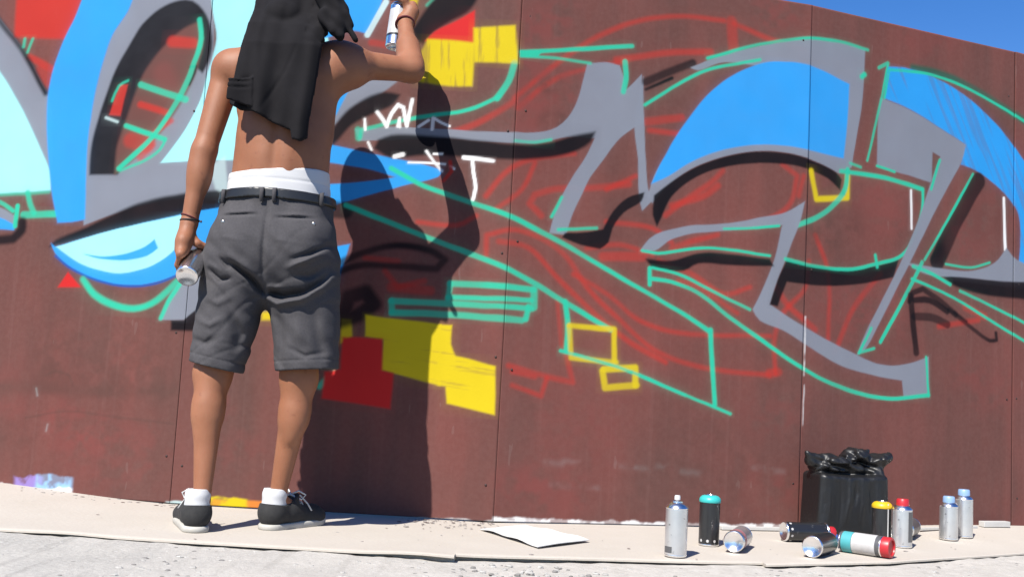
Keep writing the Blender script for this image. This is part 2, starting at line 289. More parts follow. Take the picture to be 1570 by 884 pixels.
# (kind 0 fill / 1 line, colour, line width, edge softness, cover, texture, smooth, outline on the unrolled wall in metres)
ART = [
 (1, 'red', 0.0179, 0.0112, 0.56, 0, 1, [(1.124, 1.508), (1.265, 1.647), (1.41, 1.767), (1.562, 1.852), (1.745, 1.904), (1.935, 1.915)]),
 (1, 'red', 0.0412, 0.0116, 0.56, 0, 1, [(1.968, 1.915), (1.978, 1.812)]),
 (1, 'red', 0.0187, 0.0117, 0.56, 0, 1, [(1.977, 1.911), (2.118, 1.874), (2.275, 1.852)]),
 (1, 'red', 0.0242, 0.0113, 0.56, 0, 1, [(1.504, 1.7), (1.698, 1.753), (1.885, 1.784)]),
 (1, 'red', 0.0176, 0.011, 0.56, 0, 1, [(1.138, 1.473), (1.268, 1.594), (1.391, 1.652), (1.543, 1.698)]),
 (1, 'red', 0.023, 0.0108, 0.56, 0, 1, [(0.897, 1.364), (1.011, 1.418), (1.125, 1.496)]),
 (1, 'red', 0.019, 0.0107, 0.56, 0, 1, [(1.039, 1.145), (1.104, 1.231), (1.185, 1.286), (1.357, 1.33)]),
 (1, 'red', 0.021, 0.0108, 0.56, 0, 1, [(1.245, 1.09), (1.199, 1.128), (1.217, 1.163), (1.289, 1.19), (1.426, 1.209), (1.577, 1.24)]),
 (1, 'red', 0.0171, 0.0107, 0.56, 0, 1, [(1.053, 0.934), (1.049, 1.004), (1.151, 1.029), (1.25, 1.007), (1.352, 0.945), (1.431, 0.845), (1.563, 0.736), (1.721, 0.627), (1.933, 0.579), (2.176, 0.569)]),
 (1, 'red', 0.0189, 0.0106, 0.56, 0, 1, [(1.095, 0.983), (1.203, 0.968), (1.305, 0.882), (1.435, 0.774), (1.591, 0.666), (1.749, 0.593)]),
 (1, 'red', 0.0154, 0.0108, 0.56, 0, 1, [(1.379, 0.888), (1.508, 0.827), (1.639, 0.741), (1.796, 0.704), (2.171, 0.717)]),
 (1, 'red', 0.0346, 0.0108, 0.56, 0, 1, [(1.488, 0.962), (1.641, 0.975)]),
 (1, 'red', 0.0173, 0.0108, 0.56, 0, 1, [(1.679, 0.986), (1.55, 1.011), (1.424, 0.987)]),
 (1, 'red', 0.0279, 0.0112, 0.56, 0, 1, [(1.631, 1.48), (1.775, 1.515)]),
 (1, 'red', 0.0199, 0.0112, 0.56, 0, 1, [(1.646, 1.45), (1.764, 1.451)]),
 (1, 'red', 0.0199, 0.0112, 0.56, 0, 1, [(1.725, 1.137), (1.827, 1.221), (1.905, 1.279), (1.952, 1.33)]),
 (1, 'red', 0.0238, 0.0112, 0.56, 0, 1, [(1.75, 1.176), (1.88, 1.227), (1.933, 1.27)]),
 (1, 'red', 0.0185, 0.0104, 0.56, 0, 1, [(1.154, 0.545), (1.276, 0.518), (1.394, 0.501), (1.364, 0.604)]),
 (1, 'red', 0.0166, 0.0103, 0.56, 0, 1, [(1.17, 0.477), (1.28, 0.446), (1.296, 0.507)]),
 (1, 'red', 0.0147, 0.0103, 0.56, 0, 1, [(1.168, 0.523), (1.252, 0.51)]),
 (1, 'red', 0.015, 0.0105, 0.56, 0, 1, [(1.323, 0.789), (1.348, 0.627)]),
 (1, 'red', 0.0183, 0.0114, 0.56, 0, 1, [(2.204, 1.383), (2.268, 1.344), (2.243, 1.238), (2.183, 1.182), (2.074, 1.133)]),
 (1, 'red', 0.0164, 0.0115, 0.56, 0, 1, [(2.296, 1.347), (2.276, 1.267)]),
 (1, 'red', 0.0183, 0.0114, 0.56, 0, 1, [(2.357, 1.122), (2.424, 0.976), (2.432, 0.722)]),
 (1, 'red', 0.022, 0.0113, 0.56, 0, 1, [(2.192, 0.905), (2.25, 0.834), (2.369, 0.755)]),
 (1, 'red', 0.018, 0.0112, 0.56, 0, 1, [(2.33, 1.018), (2.318, 0.915), (2.223, 0.808), (2.19, 0.706), (2.203, 0.578)]),
 (1, 'red', 0.0315, 0.0111, 0.56, 0, 1, [(2.176, 0.576), (2.214, 0.584)]),
 (1, 'red', 0.0177, 0.011, 0.56, 0, 1, [(1.706, 0.964), (1.839, 0.926), (1.975, 0.863), (2.082, 0.896)]),
 (1, 'red', 0.0157, 0.011, 0.56, 0, 1, [(1.788, 0.897), (1.868, 0.879), (2.032, 0.794)]),
 (1, 'red', 0.0197, 0.0111, 0.56, 0, 1, [(1.94, 1.083), (1.834, 1.049), (1.756, 1.017)]),
 (1, 'red', 0.0175, 0.0109, 0.56, 0, 1, [(1.495, 1.09), (1.675, 1.083), (1.756, 1.037)]),
 (1, 'red', 0.0175, 0.011, 0.56, 0, 1, [(1.489, 1.211), (1.602, 1.272)]),
 (1, 'red', 0.0205, 0.0116, 0.56, 0, 1, [(2.68, 1.0), (2.554, 0.859), (2.465, 0.674)]),
 (1, 'red', 0.0304, 0.0122, 0.56, 0, 1, [(3.125, 0.905), (3.232, 0.873)]),
 (1, 'red', 0.0215, 0.0121, 0.56, 0, 1, [(2.986, 0.814), (3.197, 0.857)]),
 (1, 'red', 0.0186, 0.0105, 0.56, 0, 1, [(0.695, 0.856), (0.745, 0.8), (0.837, 0.829)]),
 (1, 'red', 0.0298, 0.0105, 0.56, 0, 1, [(0.722, 0.799), (0.862, 0.795)]),
 (1, 'red', 0.0187, 0.0105, 0.56, 0, 1, [(0.622, 0.899), (0.739, 0.893)]),
 (1, 'red', 0.0151, 0.0106, 0.56, 0, 1, [(0.8, 1.038), (0.94, 1.033), (1.008, 1.072)]),
 (1, 'red', 0.0151, 0.0106, 0.56, 0, 1, [(1.21, 1.277), (1.167, 1.177), (1.076, 1.099)]),
 (1, 'rose', 0.2121, 0.0954, 0.35, 3, 1, [(-0.634, 0.352), (-0.516, 0.367)]),
 (1, 'rose', 0.162, 0.0729, 0.4, 3, 1, [(-0.422, 0.223), (-0.333, 0.238)]),
 (1, 'rose', 0.2515, 0.1132, 0.3, 3, 1, [(-0.287, 0.163), (-0.149, 0.181)]),
 (1, 'dirt', 0.1415, 0.0637, 0.3, 3, 1, [(-0.519, 0.452), (-0.442, 0.465)]),
 (1, 'dirt', 0.1415, 0.0637, 0.3, 3, 1, [(-0.591, 0.389), (-0.514, 0.403)]),
 (1, 'dirt', 0.2082, 0.0937, 0.3, 3, 1, [(-0.247, 0.396), (-0.134, 0.411)]),
 (1, 'dirt', 0.0937, 0.0422, 0.3, 3, 1, [(-0.637, 0.21), (-0.586, 0.223)]),
 (1, 'rose', 0.194, 0.0873, 0.5, 3, 1, [(1.195, 1.56), (1.293, 1.583)]),
 (1, 'rose', 0.1442, 0.0649, 0.4, 3, 1, [(1.165, 1.435), (1.238, 1.454)]),
 (1, 'rose', 0.2779, 0.125, 0.25, 3, 1, [(1.384, 0.322), (1.531, 0.338)]),
 (1, 'rose', 0.1707, 0.0768, 0.35, 3, 1, [(2.134, 0.403), (2.229, 0.417)]),
 (1, 'rose', 0.2841, 0.1279, 0.45, 3, 1, [(2.53, 0.852), (2.707, 0.877)]),
 (1, 'rose', 0.2901, 0.1305, 0.4, 3, 1, [(2.551, 1.269), (2.73, 1.301)]),
 (1, 'rose', 0.2214, 0.0996, 0.4, 3, 1, [(3.119, 1.282), (3.263, 1.309)]),
 (1, 'rose', 0.1642, 0.0739, 0.35, 3, 1, [(3.067, 1.166), (3.174, 1.189)]),
 (1, 'dirt', 0.0724, 0.0326, 0.5, 3, 1, [(1.257, 1.435), (1.294, 1.449)]),
 (1, 'dirt', 0.0534, 0.024, 0.5, 3, 1, [(1.243, 1.566), (1.27, 1.58)]),
 (1, 'dirt', 0.1805, 0.0812, 0.45, 3, 1, [(2.395, 1.147), (2.505, 1.17)]),
 (1, 'dirt', 0.1387, 0.0624, 0.35, 3, 1, [(3.182, 1.261), (3.272, 1.283)]),
 (1, 'rose', 0.1037, 0.0467, 0.3, 3, 1, [(2.196, 1.64), (2.252, 1.657)]),
 (1, 'rose', 0.1619, 0.0729, 0.3, 3, 1, [(3.219, 0.555), (3.326, 0.572)]),
 (1, 'rose', 0.107, 0.0481, 0.3, 3, 1, [(3.094, 0.629), (3.164, 0.644)]),
 (1, 'dirt', 0.1235, 0.0556, 0.25, 3, 1, [(2.195, 0.602), (2.264, 0.616)]),
 (1, 'dirt', 0.4757, 0.2141, 0.2, 3, 1, [(1.817, 0.199), (2.08, 0.217)]),
 (1, 'rose', 0.1129, 0.0508, 0.5, 3, 1, [(1.196, 0.133), (1.255, 0.144)]),
 (1, 'rose', 0.1366, 0.0614, 0.4, 3, 1, [(1.335, 0.092), (1.408, 0.103)]),
 (1, 'rose', 0.1448, 0.0652, 0.4, 3, 1, [(2.177, 0.138), (2.258, 0.15)]),
 (1, 'dirt', 0.2823, 0.1271, 0.2, 3, 1, [(-0.412, 0.552), (-0.258, 0.568)]),
 (1, 'rose', 0.167, 0.0752, 0.3, 3, 1, [(2.842, 1.988), (2.946, 2.018)]),
 (1, 'rose', 0.1311, 0.059, 0.5, 3, 1, [(2.121, 1.969), (2.192, 1.99)]),
 (1, 'rose', 0.1463, 0.0658, 0.5, 3, 1, [(1.173, 1.728), (1.247, 1.748)]),
 (1, 'rose', 0.1229, 0.0553, 0.4, 3, 1, [(1.223, 1.833), (1.285, 1.853)]),
 (1, 'rose', 0.0912, 0.0411, 0.3, 3, 1, [(0.108, 0.346), (0.153, 0.358)]),
 (1, 'rose', 0.1356, 0.061, 0.25, 3, 1, [(0.178, 0.191), (0.246, 0.204)]),
 (1, 'dirt', 0.0374, 0.0281, 0.35, 0, 1, [(-0.709, 0.371), (-0.55, 0.373), (-0.367, 0.371), (-0.025, 0.394)]),
 (1, 'dirt', 0.0094, 0.0071, 0.4, 0, 1, [(-0.529, 0.421), (-0.491, 0.439), (-0.437, 0.426), (-0.415, 0.387)]),
 (1, 'dirt', 0.0069, 0.0069, 0.35, 0, 1, [(-0.591, 0.265), (-0.437, 0.297), (-0.255, 0.289), (-0.014, 0.276)]),
 (0, 'grey', 0.0, 0.0051, 1, 0, 1, [(-1.241, 1.997), (-0.999, 1.899), (-0.87, 1.76), (-0.759, 1.639), (-0.638, 1.467), (-0.607, 1.375), (-0.584, 1.173), (-0.648, 1.263), (-0.715, 1.375), (-0.781, 1.47), (-0.846, 1.551), (-1.042, 1.783), (-1.228, 1.891)]),
 (0, 'cyan', 0.0, 0.0063, 1, 0, 1, [(-1.254, 1.865), (-1.042, 1.783), (-0.846, 1.551), (-0.781, 1.47), (-0.699, 1.35), (-0.642, 1.256), (-0.593, 1.172), (-0.582, 1.099), (-0.792, 1.083), (-1.152, 1.069)]),
 (0, 'red', 0.0, 0.0128, 0.95, 0, 0, [(-0.821, 2.012), (-0.511, 2.004), (-0.547, 1.776), (-0.59, 1.675), (-0.8, 1.685)]),
 (1, 'red', 0.0254, 0.0101, 0.8, 0, 1, [(-0.728, 1.608), (-0.626, 1.557)]),
 (1, 'red', 0.0404, 0.0152, 0.5, 0, 1, [(-0.675, 1.555), (-0.635, 1.512)]),
 (1, 'black', 0.018, 0.0128, 1, 0, 1, [(-0.999, 1.899), (-0.869, 1.747), (-0.758, 1.629), (-0.644, 1.467)]),
 (1, 'green', 0.011, 0.0064, 0.9, 0, 1, [(-0.755, 1.677), (-0.757, 1.647)]),
 (1, 'green', 0.011, 0.0064, 0.9, 0, 1, [(-0.722, 1.677), (-0.738, 1.626)]),
 (1, 'green', 0.0107, 0.0099, 0.7, 0, 1, [(-0.901, 1.076), (-0.791, 1.08), (-0.589, 1.094)]),
 (1, 'green', 0.0191, 0.0074, 0.85, 0, 1, [(-0.678, 1.09), (-0.662, 1.049), (-0.642, 1.015)]),
 (1, 'green', 0.0253, 0.0074, 1, 0, 1, [(-0.685, 1.006), (-0.554, 1.012)]),
 (0, 'grey', 0.0, 0.005, 1, 0, 1, [(-0.953, 1.048), (-0.786, 1.031), (-0.722, 1.003), (-0.717, 0.954), (-0.946, 0.986)]),
 (0, 'blue', 0.0, 0.0037, 1, 0, 1, [(-0.947, 0.998), (-0.781, 0.992), (-0.724, 0.971), (-0.716, 0.947), (-0.776, 0.95), (-0.942, 0.954)]),
 (1, 'green', 0.0171, 0.005, 1, 0, 1, [(-0.9, 1.066), (-0.788, 1.051), (-0.73, 1.02)]),
 (1, 'green', 0.0191, 0.0049, 1, 0, 1, [(-0.713, 1.038), (-0.714, 0.998), (-0.715, 0.964)]),
 (1, 'black', 0.032, 0.0123, 0.95, 0, 1, [(-0.936, 0.909), (-0.771, 0.909), (-0.718, 0.915), (-0.687, 0.95), (-0.687, 0.979)]),
 (0, 'cyan', 0.0, 0.0049, 1, 0, 1, [(-0.037, 1.991), (0.282, 2.004), (0.422, 1.74), (0.457, 1.257), (-0.013, 1.216), (-0.151, 1.208), (-0.115, 1.261), (-0.052, 1.358), (-0.016, 1.445), (0.002, 1.547), (0.026, 1.671), (0.003, 1.768)]),
 (0, 'grey', 0.0, 0.0049, 1, 0, 0, [(-0.435, 0.973), (-0.462, 1.174), (-0.454, 1.302), (-0.445, 1.425), (-0.425, 1.561), (-0.392, 1.686), (-0.329, 1.798), (-0.309, 1.998), (-0.006, 1.99), (-0.004, 1.792), (0.012, 1.719), (0.016, 1.609), (0.002, 1.547), (-0.016, 1.445), (-0.056, 1.353), (-0.11, 1.261), (-0.148, 1.208), (0.058, 1.222), (0.293, 1.241), (0.373, 1.11), (-0.052, 1.08), (-0.203, 1.053), (-0.329, 1.012)]),
 (0, 'cyan', 0.0, 0.0048, 1, 0, 0, [(-0.151, 1.208), (-0.11, 1.263), (-0.052, 1.356), (-0.014, 1.445), (0.012, 1.543), (0.064, 1.587), (0.429, 1.642), (0.456, 1.262), (0.269, 1.24)]),
 (0, 'black', 0.0, 0.0093, 1, 0, 0, [(-0.431, 1.16), (-0.434, 1.192), (-0.433, 1.282), (-0.418, 1.371), (-0.395, 1.457), (-0.368, 1.551), (-0.328, 1.633), (-0.274, 1.727), (-0.189, 1.798), (-0.107, 1.819), (-0.054, 1.798), (-0.009, 1.738), (0.012, 1.658), (0.004, 1.584), (-0.017, 1.542), (-0.056, 1.572), (-0.318, 1.164)]),
 (0, 'base', 0.0, 0.0123, 1, 0, 0, [(-0.329, 1.166), (-0.329, 1.273), (-0.308, 1.349), (-0.279, 1.457), (-0.244, 1.551), (-0.182, 1.639), (-0.105, 1.71), (-0.05, 1.734), (-0.024, 1.669), (-0.032, 1.591), (-0.049, 1.523), (-0.103, 1.411), (-0.184, 1.289), (-0.304, 1.181)]),
 (1, 'red', 0.0396, 0.0124, 0.75, 0, 1, [(-0.147, 1.661), (-0.064, 1.655)]),
 (1, 'red', 0.0221, 0.0098, 0.8, 0, 1, [(-0.252, 1.425), (-0.146, 1.396)]),
 (1, 'red', 0.0586, 0.0146, 0.6, 0, 1, [(-0.278, 1.291), (-0.212, 1.275)]),
 (1, 'red', 0.0195, 0.0097, 0.7, 0, 1, [(-0.19, 1.316), (-0.124, 1.365)]),
 (1, 'red', 0.0292, 0.0122, 0.7, 0, 1, [(-0.233, 1.231), (-0.193, 1.275)]),
 (1, 'rose', 0.0738, 0.0295, 0.4, 0, 1, [(-0.173, 1.548), (-0.135, 1.474)]),
 (0, 'red', 0.0, 0.0062, 0.85, 0, 0, [(-0.341, 1.499), (-0.31, 1.499), (-0.329, 1.381), (-0.375, 1.386)]),
 (1, 'green', 0.0085, 0.0062, 0.8, 0, 1, [(-0.311, 1.514), (-0.346, 1.494), (-0.367, 1.438)]),
 (1, 'pale', 0.0099, 0.0062, 0.8, 0, 1, [(-0.387, 1.376), (-0.338, 1.359)]),
 (1, 'black', 0.0098, 0.0046, 1, 0, 1, [(-0.066, 1.565), (-0.045, 1.567), (-0.048, 1.542), (-0.065, 1.499)]),
 (1, 'green', 0.019, 0.0061, 0.95, 0, 1, [(-0.046, 1.743), (-0.032, 1.672), (-0.042, 1.616), (-0.054, 1.579), (-0.072, 1.516), (-0.121, 1.413), (-0.196, 1.299), (-0.315, 1.186)]),
 (1, 'green', 0.0232, 0.0061, 1, 0, 1, [(-0.257, 1.499), (-0.165, 1.47), (-0.075, 1.443)]),
 (1, 'green', 0.0189, 0.0061, 1, 0, 1, [(-0.302, 1.344), (-0.216, 1.318), (-0.144, 1.295)]),
 (1, 'green', 0.0094, 0.0061, 1, 0, 1, [(-0.138, 1.295), (-0.158, 1.256), (-0.214, 1.216), (-0.309, 1.179)]),
 (0, 'blue', 0.0, 0.0062, 1, 0, 0, [(-0.484, 2.003), (-0.547, 1.776), (-0.59, 1.675), (-0.622, 1.562), (-0.634, 1.45), (-0.623, 1.325), (-0.595, 1.172), (-0.574, 1.08), (-0.542, 0.98), (-0.484, 0.984), (-0.432, 0.995), (-0.439, 1.082), (-0.446, 1.175), (-0.451, 1.302), (-0.445, 1.425), (-0.425, 1.561), (-0.392, 1.686), (-0.329, 1.798), (-0.29, 1.998)]),
 (0, 'black', 0.0, 0.0119, 1, 0, 0, [(-0.564, 0.89), (-0.541, 0.917), (-0.434, 0.961), (-0.354, 0.999), (-0.217, 1.06), (-0.053, 1.096), (0.137, 1.121), (0.347, 1.146), (0.355, 1.038), (0.12, 1.044), (-0.046, 1.016), (-0.297, 0.957)]),
 (0, 'blue', 0.0, 0.0036, 1, 0, 0, [(-0.56, 0.902), (-0.54, 0.867), (-0.466, 0.814), (-0.357, 0.774), (-0.251, 0.759), (-0.137, 0.772), (-0.027, 0.816), (0.062, 0.89), (0.113, 0.99), (0.119, 1.059), (-0.046, 1.023), (-0.298, 0.962), (-0.543, 0.891)]),
 (0, 'blue', 0.0, 0.0047, 1, 0, 0, [(0.084, 1.052), (0.235, 1.074), (0.241, 0.996), (0.08, 0.964)]),
 (0, 'cyan', 0.0, 0.0043, 1, 0, 0, [(-0.538, 0.891), (-0.298, 0.962), (-0.036, 1.023), (-0.043, 0.933), (-0.079, 0.88), (-0.143, 0.836), (-0.193, 0.817), (-0.268, 0.801), (-0.361, 0.812), (-0.442, 0.836)]),
 (0, 'blue', 0.0, 0.0043, 1, 0, 1, [(-0.424, 0.868), (-0.339, 0.86), (-0.25, 0.875), (-0.183, 0.901), (-0.147, 0.928), (-0.131, 0.897), (-0.172, 0.868), (-0.26, 0.849), (-0.365, 0.853)]),
 (1, 'navy', 0.0071, 0.0048, 1, 0, 1, [(-0.537, 0.857), (-0.466, 0.811), (-0.356, 0.772), (-0.251, 0.756), (-0.124, 0.77), (-0.027, 0.811)]),
 (0, 'pale', 0.0, 0.0095, 0.6, 0, 1, [(0.036, 1.199), (0.092, 1.238), (0.116, 1.096), (0.067, 1.118)]),
 (1, 'green', 0.0224, 0.0095, 1, 0, 1, [(-0.417, 0.774), (-0.37, 0.724), (-0.296, 0.689), (-0.204, 0.676), (-0.118, 0.709), (-0.037, 0.787)]),
 (0, 'black', 0.0, 0.0087, 1, 0, 0, [(-0.056, 0.642), (-0.006, 0.644), (0.052, 0.728), (0.119, 0.767), (0.156, 0.606), (-0.053, 0.605)]),
 (0, 'grey', 0.0, 0.0047, 1, 0, 0, [(-0.104, 0.64), (-0.043, 0.768), (0.022, 0.808), (0.116, 0.802), (0.072, 0.722), (-0.006, 0.644)]),
 (1, 'green', 0.0161, 0.0058, 0.95, 0, 1, [(-0.097, 0.647), (-0.072, 0.706), (-0.035, 0.769)]),
 (0, 'brightred', 0.0, 0.006, 1, 0, 0, [(-0.516, 0.742), (-0.48, 0.799), (-0.424, 0.746)]),
 (0, 'blue', 0.0, 0.0049, 1, 0, 0, [(0.282, 2.004), (0.641, 2.022), (0.62, 1.843), (0.571, 1.718), (0.518, 1.727), (0.401, 1.69), (0.281, 1.708)]),
 (1, 'red', 0.0244, 0.0098, 0.6, 0, 1, [(0.592, 1.685), (0.664, 1.678)]),
 (1, 'pale', 0.0221, 0.0037, 1, 0, 1, [(0.634, 1.839), (0.574, 1.713)]),
 (0, 'grey', 0.0, 0.0072, 1, 0, 0, [(0.365, 1.541), (0.54, 1.587), (0.686, 1.565), (0.692, 1.544), (0.629, 1.492), (0.549, 1.449), (0.472, 1.366), (0.383, 1.301)]),
 (0, 'blue', 0.0, 0.0048, 1, 0, 0, [(0.392, 1.494), (0.509, 1.52), (0.519, 1.501), (0.483, 1.412), (0.401, 1.374)]),
 (0, 'black', 0.0, 0.012, 1, 0, 0, [(0.405, 1.314), (0.462, 1.348), (0.515, 1.423), (0.583, 1.478), (0.652, 1.505), (0.707, 1.498), (0.686, 1.461), (0.606, 1.418), (0.542, 1.377), (0.477, 1.301), (0.41, 1.255)]),
 (1, 'white', 0.0097, 0.0061, 1, 0, 1, [(0.522, 1.598), (0.501, 1.568), (0.484, 1.538)]),
 (0, 'blue', 0.0, 0.0043, 1, 0, 0, [(0.382, 1.313), (0.477, 1.301), (0.596, 1.279), (0.786, 1.25), (0.879, 1.229), (0.862, 1.204), (0.699, 1.153), (0.516, 1.089), (0.402, 1.045), (0.394, 1.147), (0.604, 1.174), (0.71, 1.196), (0.6, 1.222), (0.387, 1.242)]),
 (0, 'blue', 0.0, 0.0047, 1, 0, 0, [(0.48, 0.927), (0.563, 0.945), (0.538, 0.841), (0.518, 0.788), (0.469, 0.762)]),
 (0, 'cyan', 0.0, 0.007, 1, 0, 0, [(0.259, 0.774), (0.328, 0.778), (0.322, 0.708), (0.265, 0.693)]),
 (0, 'yellow', 0.0, 0.0116, 1, 0, 0, [(0.27, 0.686), (0.323, 0.694), (0.326, 0.662), (0.272, 0.659)]),
 (0, 'grey', 0.0, 0.007, 0.8, 0, 0, [(0.117, 0.79), (0.255, 0.821), (0.31, 0.707), (0.127, 0.674)]),
 (0, 'yellow', 0.0, 0.0087, 1, 0, 0, [(0.552, 0.678), (0.587, 0.676), (0.595, 0.618), (0.556, 0.593)]),
 (1, 'green', 0.0197, 0.0092, 0.8, 0, 1, [(0.54, 0.489), (0.493, 0.436)]),
 (1, 'black', 0.0234, 0.0117, 0.95, 0, 1, [(0.52, 0.87), (0.621, 0.92), (0.736, 0.95), (0.853, 0.937), (0.906, 0.907), (0.88, 0.873), (0.741, 0.875), (0.601, 0.87), (0.522, 0.84)]),
 (1, 'black', 0.051, 0.0174, 0.9, 0, 1, [(0.562, 0.698), (0.574, 0.756), (0.631, 0.776), (0.662, 0.735), (0.613, 0.696), (0.546, 0.669)]),
 (1, 'black', 0.0567, 0.0118, 1, 0, 1, [(0.482, 1.068), (0.536, 1.066)]),
 (1, 'yellow', 0.0246, 0.0092, 1, 0, 1, [(0.755, 1.929), (0.734, 1.841), (0.721, 1.784)]),
 (1, 'green', 0.0127, 0.0074, 0.7, 0, 1, [(0.886, 1.935), (0.785, 1.836)]),
 (0, 'black', 0.0, 0.0123, 1, 0, 0, [(0.736, 1.743), (0.785, 1.827), (0.863, 1.922), (0.941, 2.012), (1.025, 2.016), (0.945, 1.83), (0.872, 1.777), (0.815, 1.735), (0.777, 1.689), (0.753, 1.707)]),
 (0, 'brightred', 0.0, 0.0073, 1, 0, 0, [(0.959, 1.825), (0.964, 1.701), (0.786, 1.702), (0.822, 1.74), (0.895, 1.781)]),
 (0, 'yellow', 0.0, 0.0091, 1, 1, 0, [(0.763, 1.622), (0.793, 1.709), (0.876, 1.709), (0.967, 1.703), (0.966, 1.543), (0.886, 1.539), (0.815, 1.545), (0.767, 1.552)]),
 (0, 'yellow', 0.0, 0.0091, 1, 1, 0, [(0.959, 1.759), (1.11, 1.777), (1.129, 1.636), (0.968, 1.633)]),
 (0, 'grey', 0.0, 0.0036, 1, 0, 0, [(0.555, 1.363), (0.684, 1.377), (0.872, 1.379), (1.131, 1.381), (1.265, 1.406), (1.325, 1.457), (1.359, 1.525), (1.38, 1.614), (1.39, 1.672), (1.466, 1.685), (1.518, 1.68), (1.535, 1.64), (1.55, 1.592), (1.607, 1.659), (1.624, 1.472), (1.593, 1.458), (1.531, 1.404), (1.471, 1.318), (1.424, 1.248), (1.39, 1.171), (1.359, 1.096), (1.342, 1.028), (1.28, 1.029), (1.294, 1.095), (1.32, 1.169), (1.365, 1.258), (1.402, 1.323), (1.434, 1.395), (1.328, 1.387), (1.206, 1.349), (1.063, 1.341), (0.874, 1.346), (0.687, 1.331), (0.57, 1.32)]),
 (0, 'grey', 0.0, 0.0037, 1, 0, 0, [(1.587, 1.467), (1.613, 1.65), (1.627, 1.447), (1.642, 1.301), (1.653, 1.228), (1.675, 1.191), (1.633, 1.145), (1.618, 1.2), (1.606, 1.346)]),
 (0, 'black', 0.0, 0.0119, 1, 0, 0, [(0.626, 1.295), (0.64, 1.329), (0.686, 1.348), (0.78, 1.353), (0.969, 1.346), (1.134, 1.338), (1.255, 1.357), (1.353, 1.395), (1.435, 1.419), (1.42, 1.381), (1.356, 1.335), (1.258, 1.302), (1.137, 1.283), (0.972, 1.282), (0.808, 1.28), (0.691, 1.265)]),
 (1, 'green', 0.0103, 0.006, 0.8, 0, 1, [(1.133, 1.35), (1.206, 1.354), (1.267, 1.37)]),
 (1, 'green', 0.0134, 0.006, 1, 0, 1, [(0.574, 1.335), (0.579, 1.362), (0.683, 1.393), (0.822, 1.427), (0.962, 1.456), (1.065, 1.51)]),
 (1, 'green', 0.0229, 0.006, 1, 0, 1, [(1.058, 1.504), (1.097, 1.567), (1.115, 1.636)]),
 (1, 'green', 0.0206, 0.006, 0.7, 0, 1, [(0.565, 1.361), (0.569, 1.33)]),
 (0, 'yellow', 0.0, 0.0121, 0.6, 0, 0, [(1.043, 1.685), (1.114, 1.701), (1.127, 1.636), (1.07, 1.636)]),
 (1, 'white', 0.0132, 0.0029, 1, 0, 1, [(0.629, 1.429), (0.652, 1.402), (0.667, 1.378), (0.681, 1.427), (0.702, 1.46), (0.722, 1.451), (0.731, 1.415), (0.74, 1.384), (0.746, 1.435), (0.753, 1.481)]),
 (1, 'white', 0.0096, 0.0029, 1, 0, 1, [(0.707, 1.38), (0.712, 1.412), (0.715, 1.378)]),
 (1, 'white', 0.0096, 0.0029, 1, 0, 1, [(0.586, 1.401), (0.591, 1.362)]),
 (1, 'white', 0.0096, 0.0029, 1, 0, 1, [(0.783, 1.384), (0.816, 1.41)]),
 (1, 'white', 0.012, 0.0029, 1, 0, 1, [(0.83, 1.377), (0.832, 1.418)]),
 (1, 'white', 0.0084, 0.0029, 1, 0, 1, [(0.837, 1.418), (0.862, 1.403), (0.893, 1.39)]),
 (1, 'white', 0.0096, 0.0029, 1, 0, 1, [(0.603, 1.317), (0.617, 1.289)]),
 (1, 'white', 0.0167, 0.0029, 1, 0, 1, [(0.703, 1.27), (0.731, 1.279)]),
 (1, 'white', 0.0095, 0.0029, 1, 0, 1, [(0.816, 1.295), (0.845, 1.258), (0.875, 1.226)]),
 (1, 'white', 0.0072, 0.0029, 1, 0, 1, [(0.843, 1.287), (0.873, 1.288)]),
 (1, 'white', 0.0143, 0.0029, 1, 0, 1, [(0.951, 1.28), (0.996, 1.278), (1.057, 1.272)]),
 (1, 'white', 0.0119, 0.0028, 1, 0, 1, [(0.982, 1.277), (0.992, 1.218), (1.0, 1.171), (0.993, 1.128)]),
 (1, 'white', 0.0071, 0.0029, 1, 0, 1, [(0.753, 1.251), (0.822, 1.252), (0.885, 1.251)]),
 (1, 'white', 0.0071, 0.0029, 1, 0, 1, [(0.906, 1.245), (0.919, 1.236)]),
 (1, 'red', 0.0119, 0.0048, 0.9, 0, 1, [(0.884, 1.191), (0.91, 1.228), (0.903, 1.261)]),
 (1, 'green', 0.0148, 0.0061, 1, 0, 1, [(1.139, 1.679), (1.287, 1.707), (1.563, 1.761)]),
 (1, 'green', 0.0105, 0.0061, 1, 0, 1, [(1.14, 1.664), (1.263, 1.674), (1.402, 1.674)]),
 (0, 'green', 0.0, 0.0048, 1, 0, 0, [(1.131, 1.683), (1.213, 1.689), (1.201, 1.671), (1.133, 1.659)]),
 (1, 'green', 0.0192, 0.005, 1, 0, 1, [(1.538, 1.697), (1.546, 1.636), (1.538, 1.583)]),
 (1, 'green', 0.0181, 0.0058, 1, 0, 1, [(0.539, 1.085), (0.707, 1.028), (0.922, 0.957), (1.111, 0.895), (1.234, 0.843), (1.335, 0.792), (1.534, 0.696)]),
 (1, 'green', 0.0163, 0.0059, 1, 0, 1, [(0.694, 1.227), (0.815, 1.169), (1.124, 1.078), (1.349, 0.988), (1.581, 0.881), (1.819, 0.773), (1.917, 0.719)]),
 (1, 'green', 0.0187, 0.0061, 1, 0, 1, [(1.924, 0.722), (1.938, 0.592), (1.954, 0.448)]),
 (1, 'green', 0.0112, 0.0059, 1, 0, 1, [(1.344, 0.61), (1.597, 0.555), (1.832, 0.477), (2.019, 0.417)]),
 (1, 'green', 0.0201, 0.0059, 1, 0, 1, [(1.352, 0.787), (1.367, 0.698), (1.366, 0.612)]),
 (1, 'green', 0.0113, 0.006, 1, 0, 1, [(1.312, 1.044), (1.458, 1.063)]),
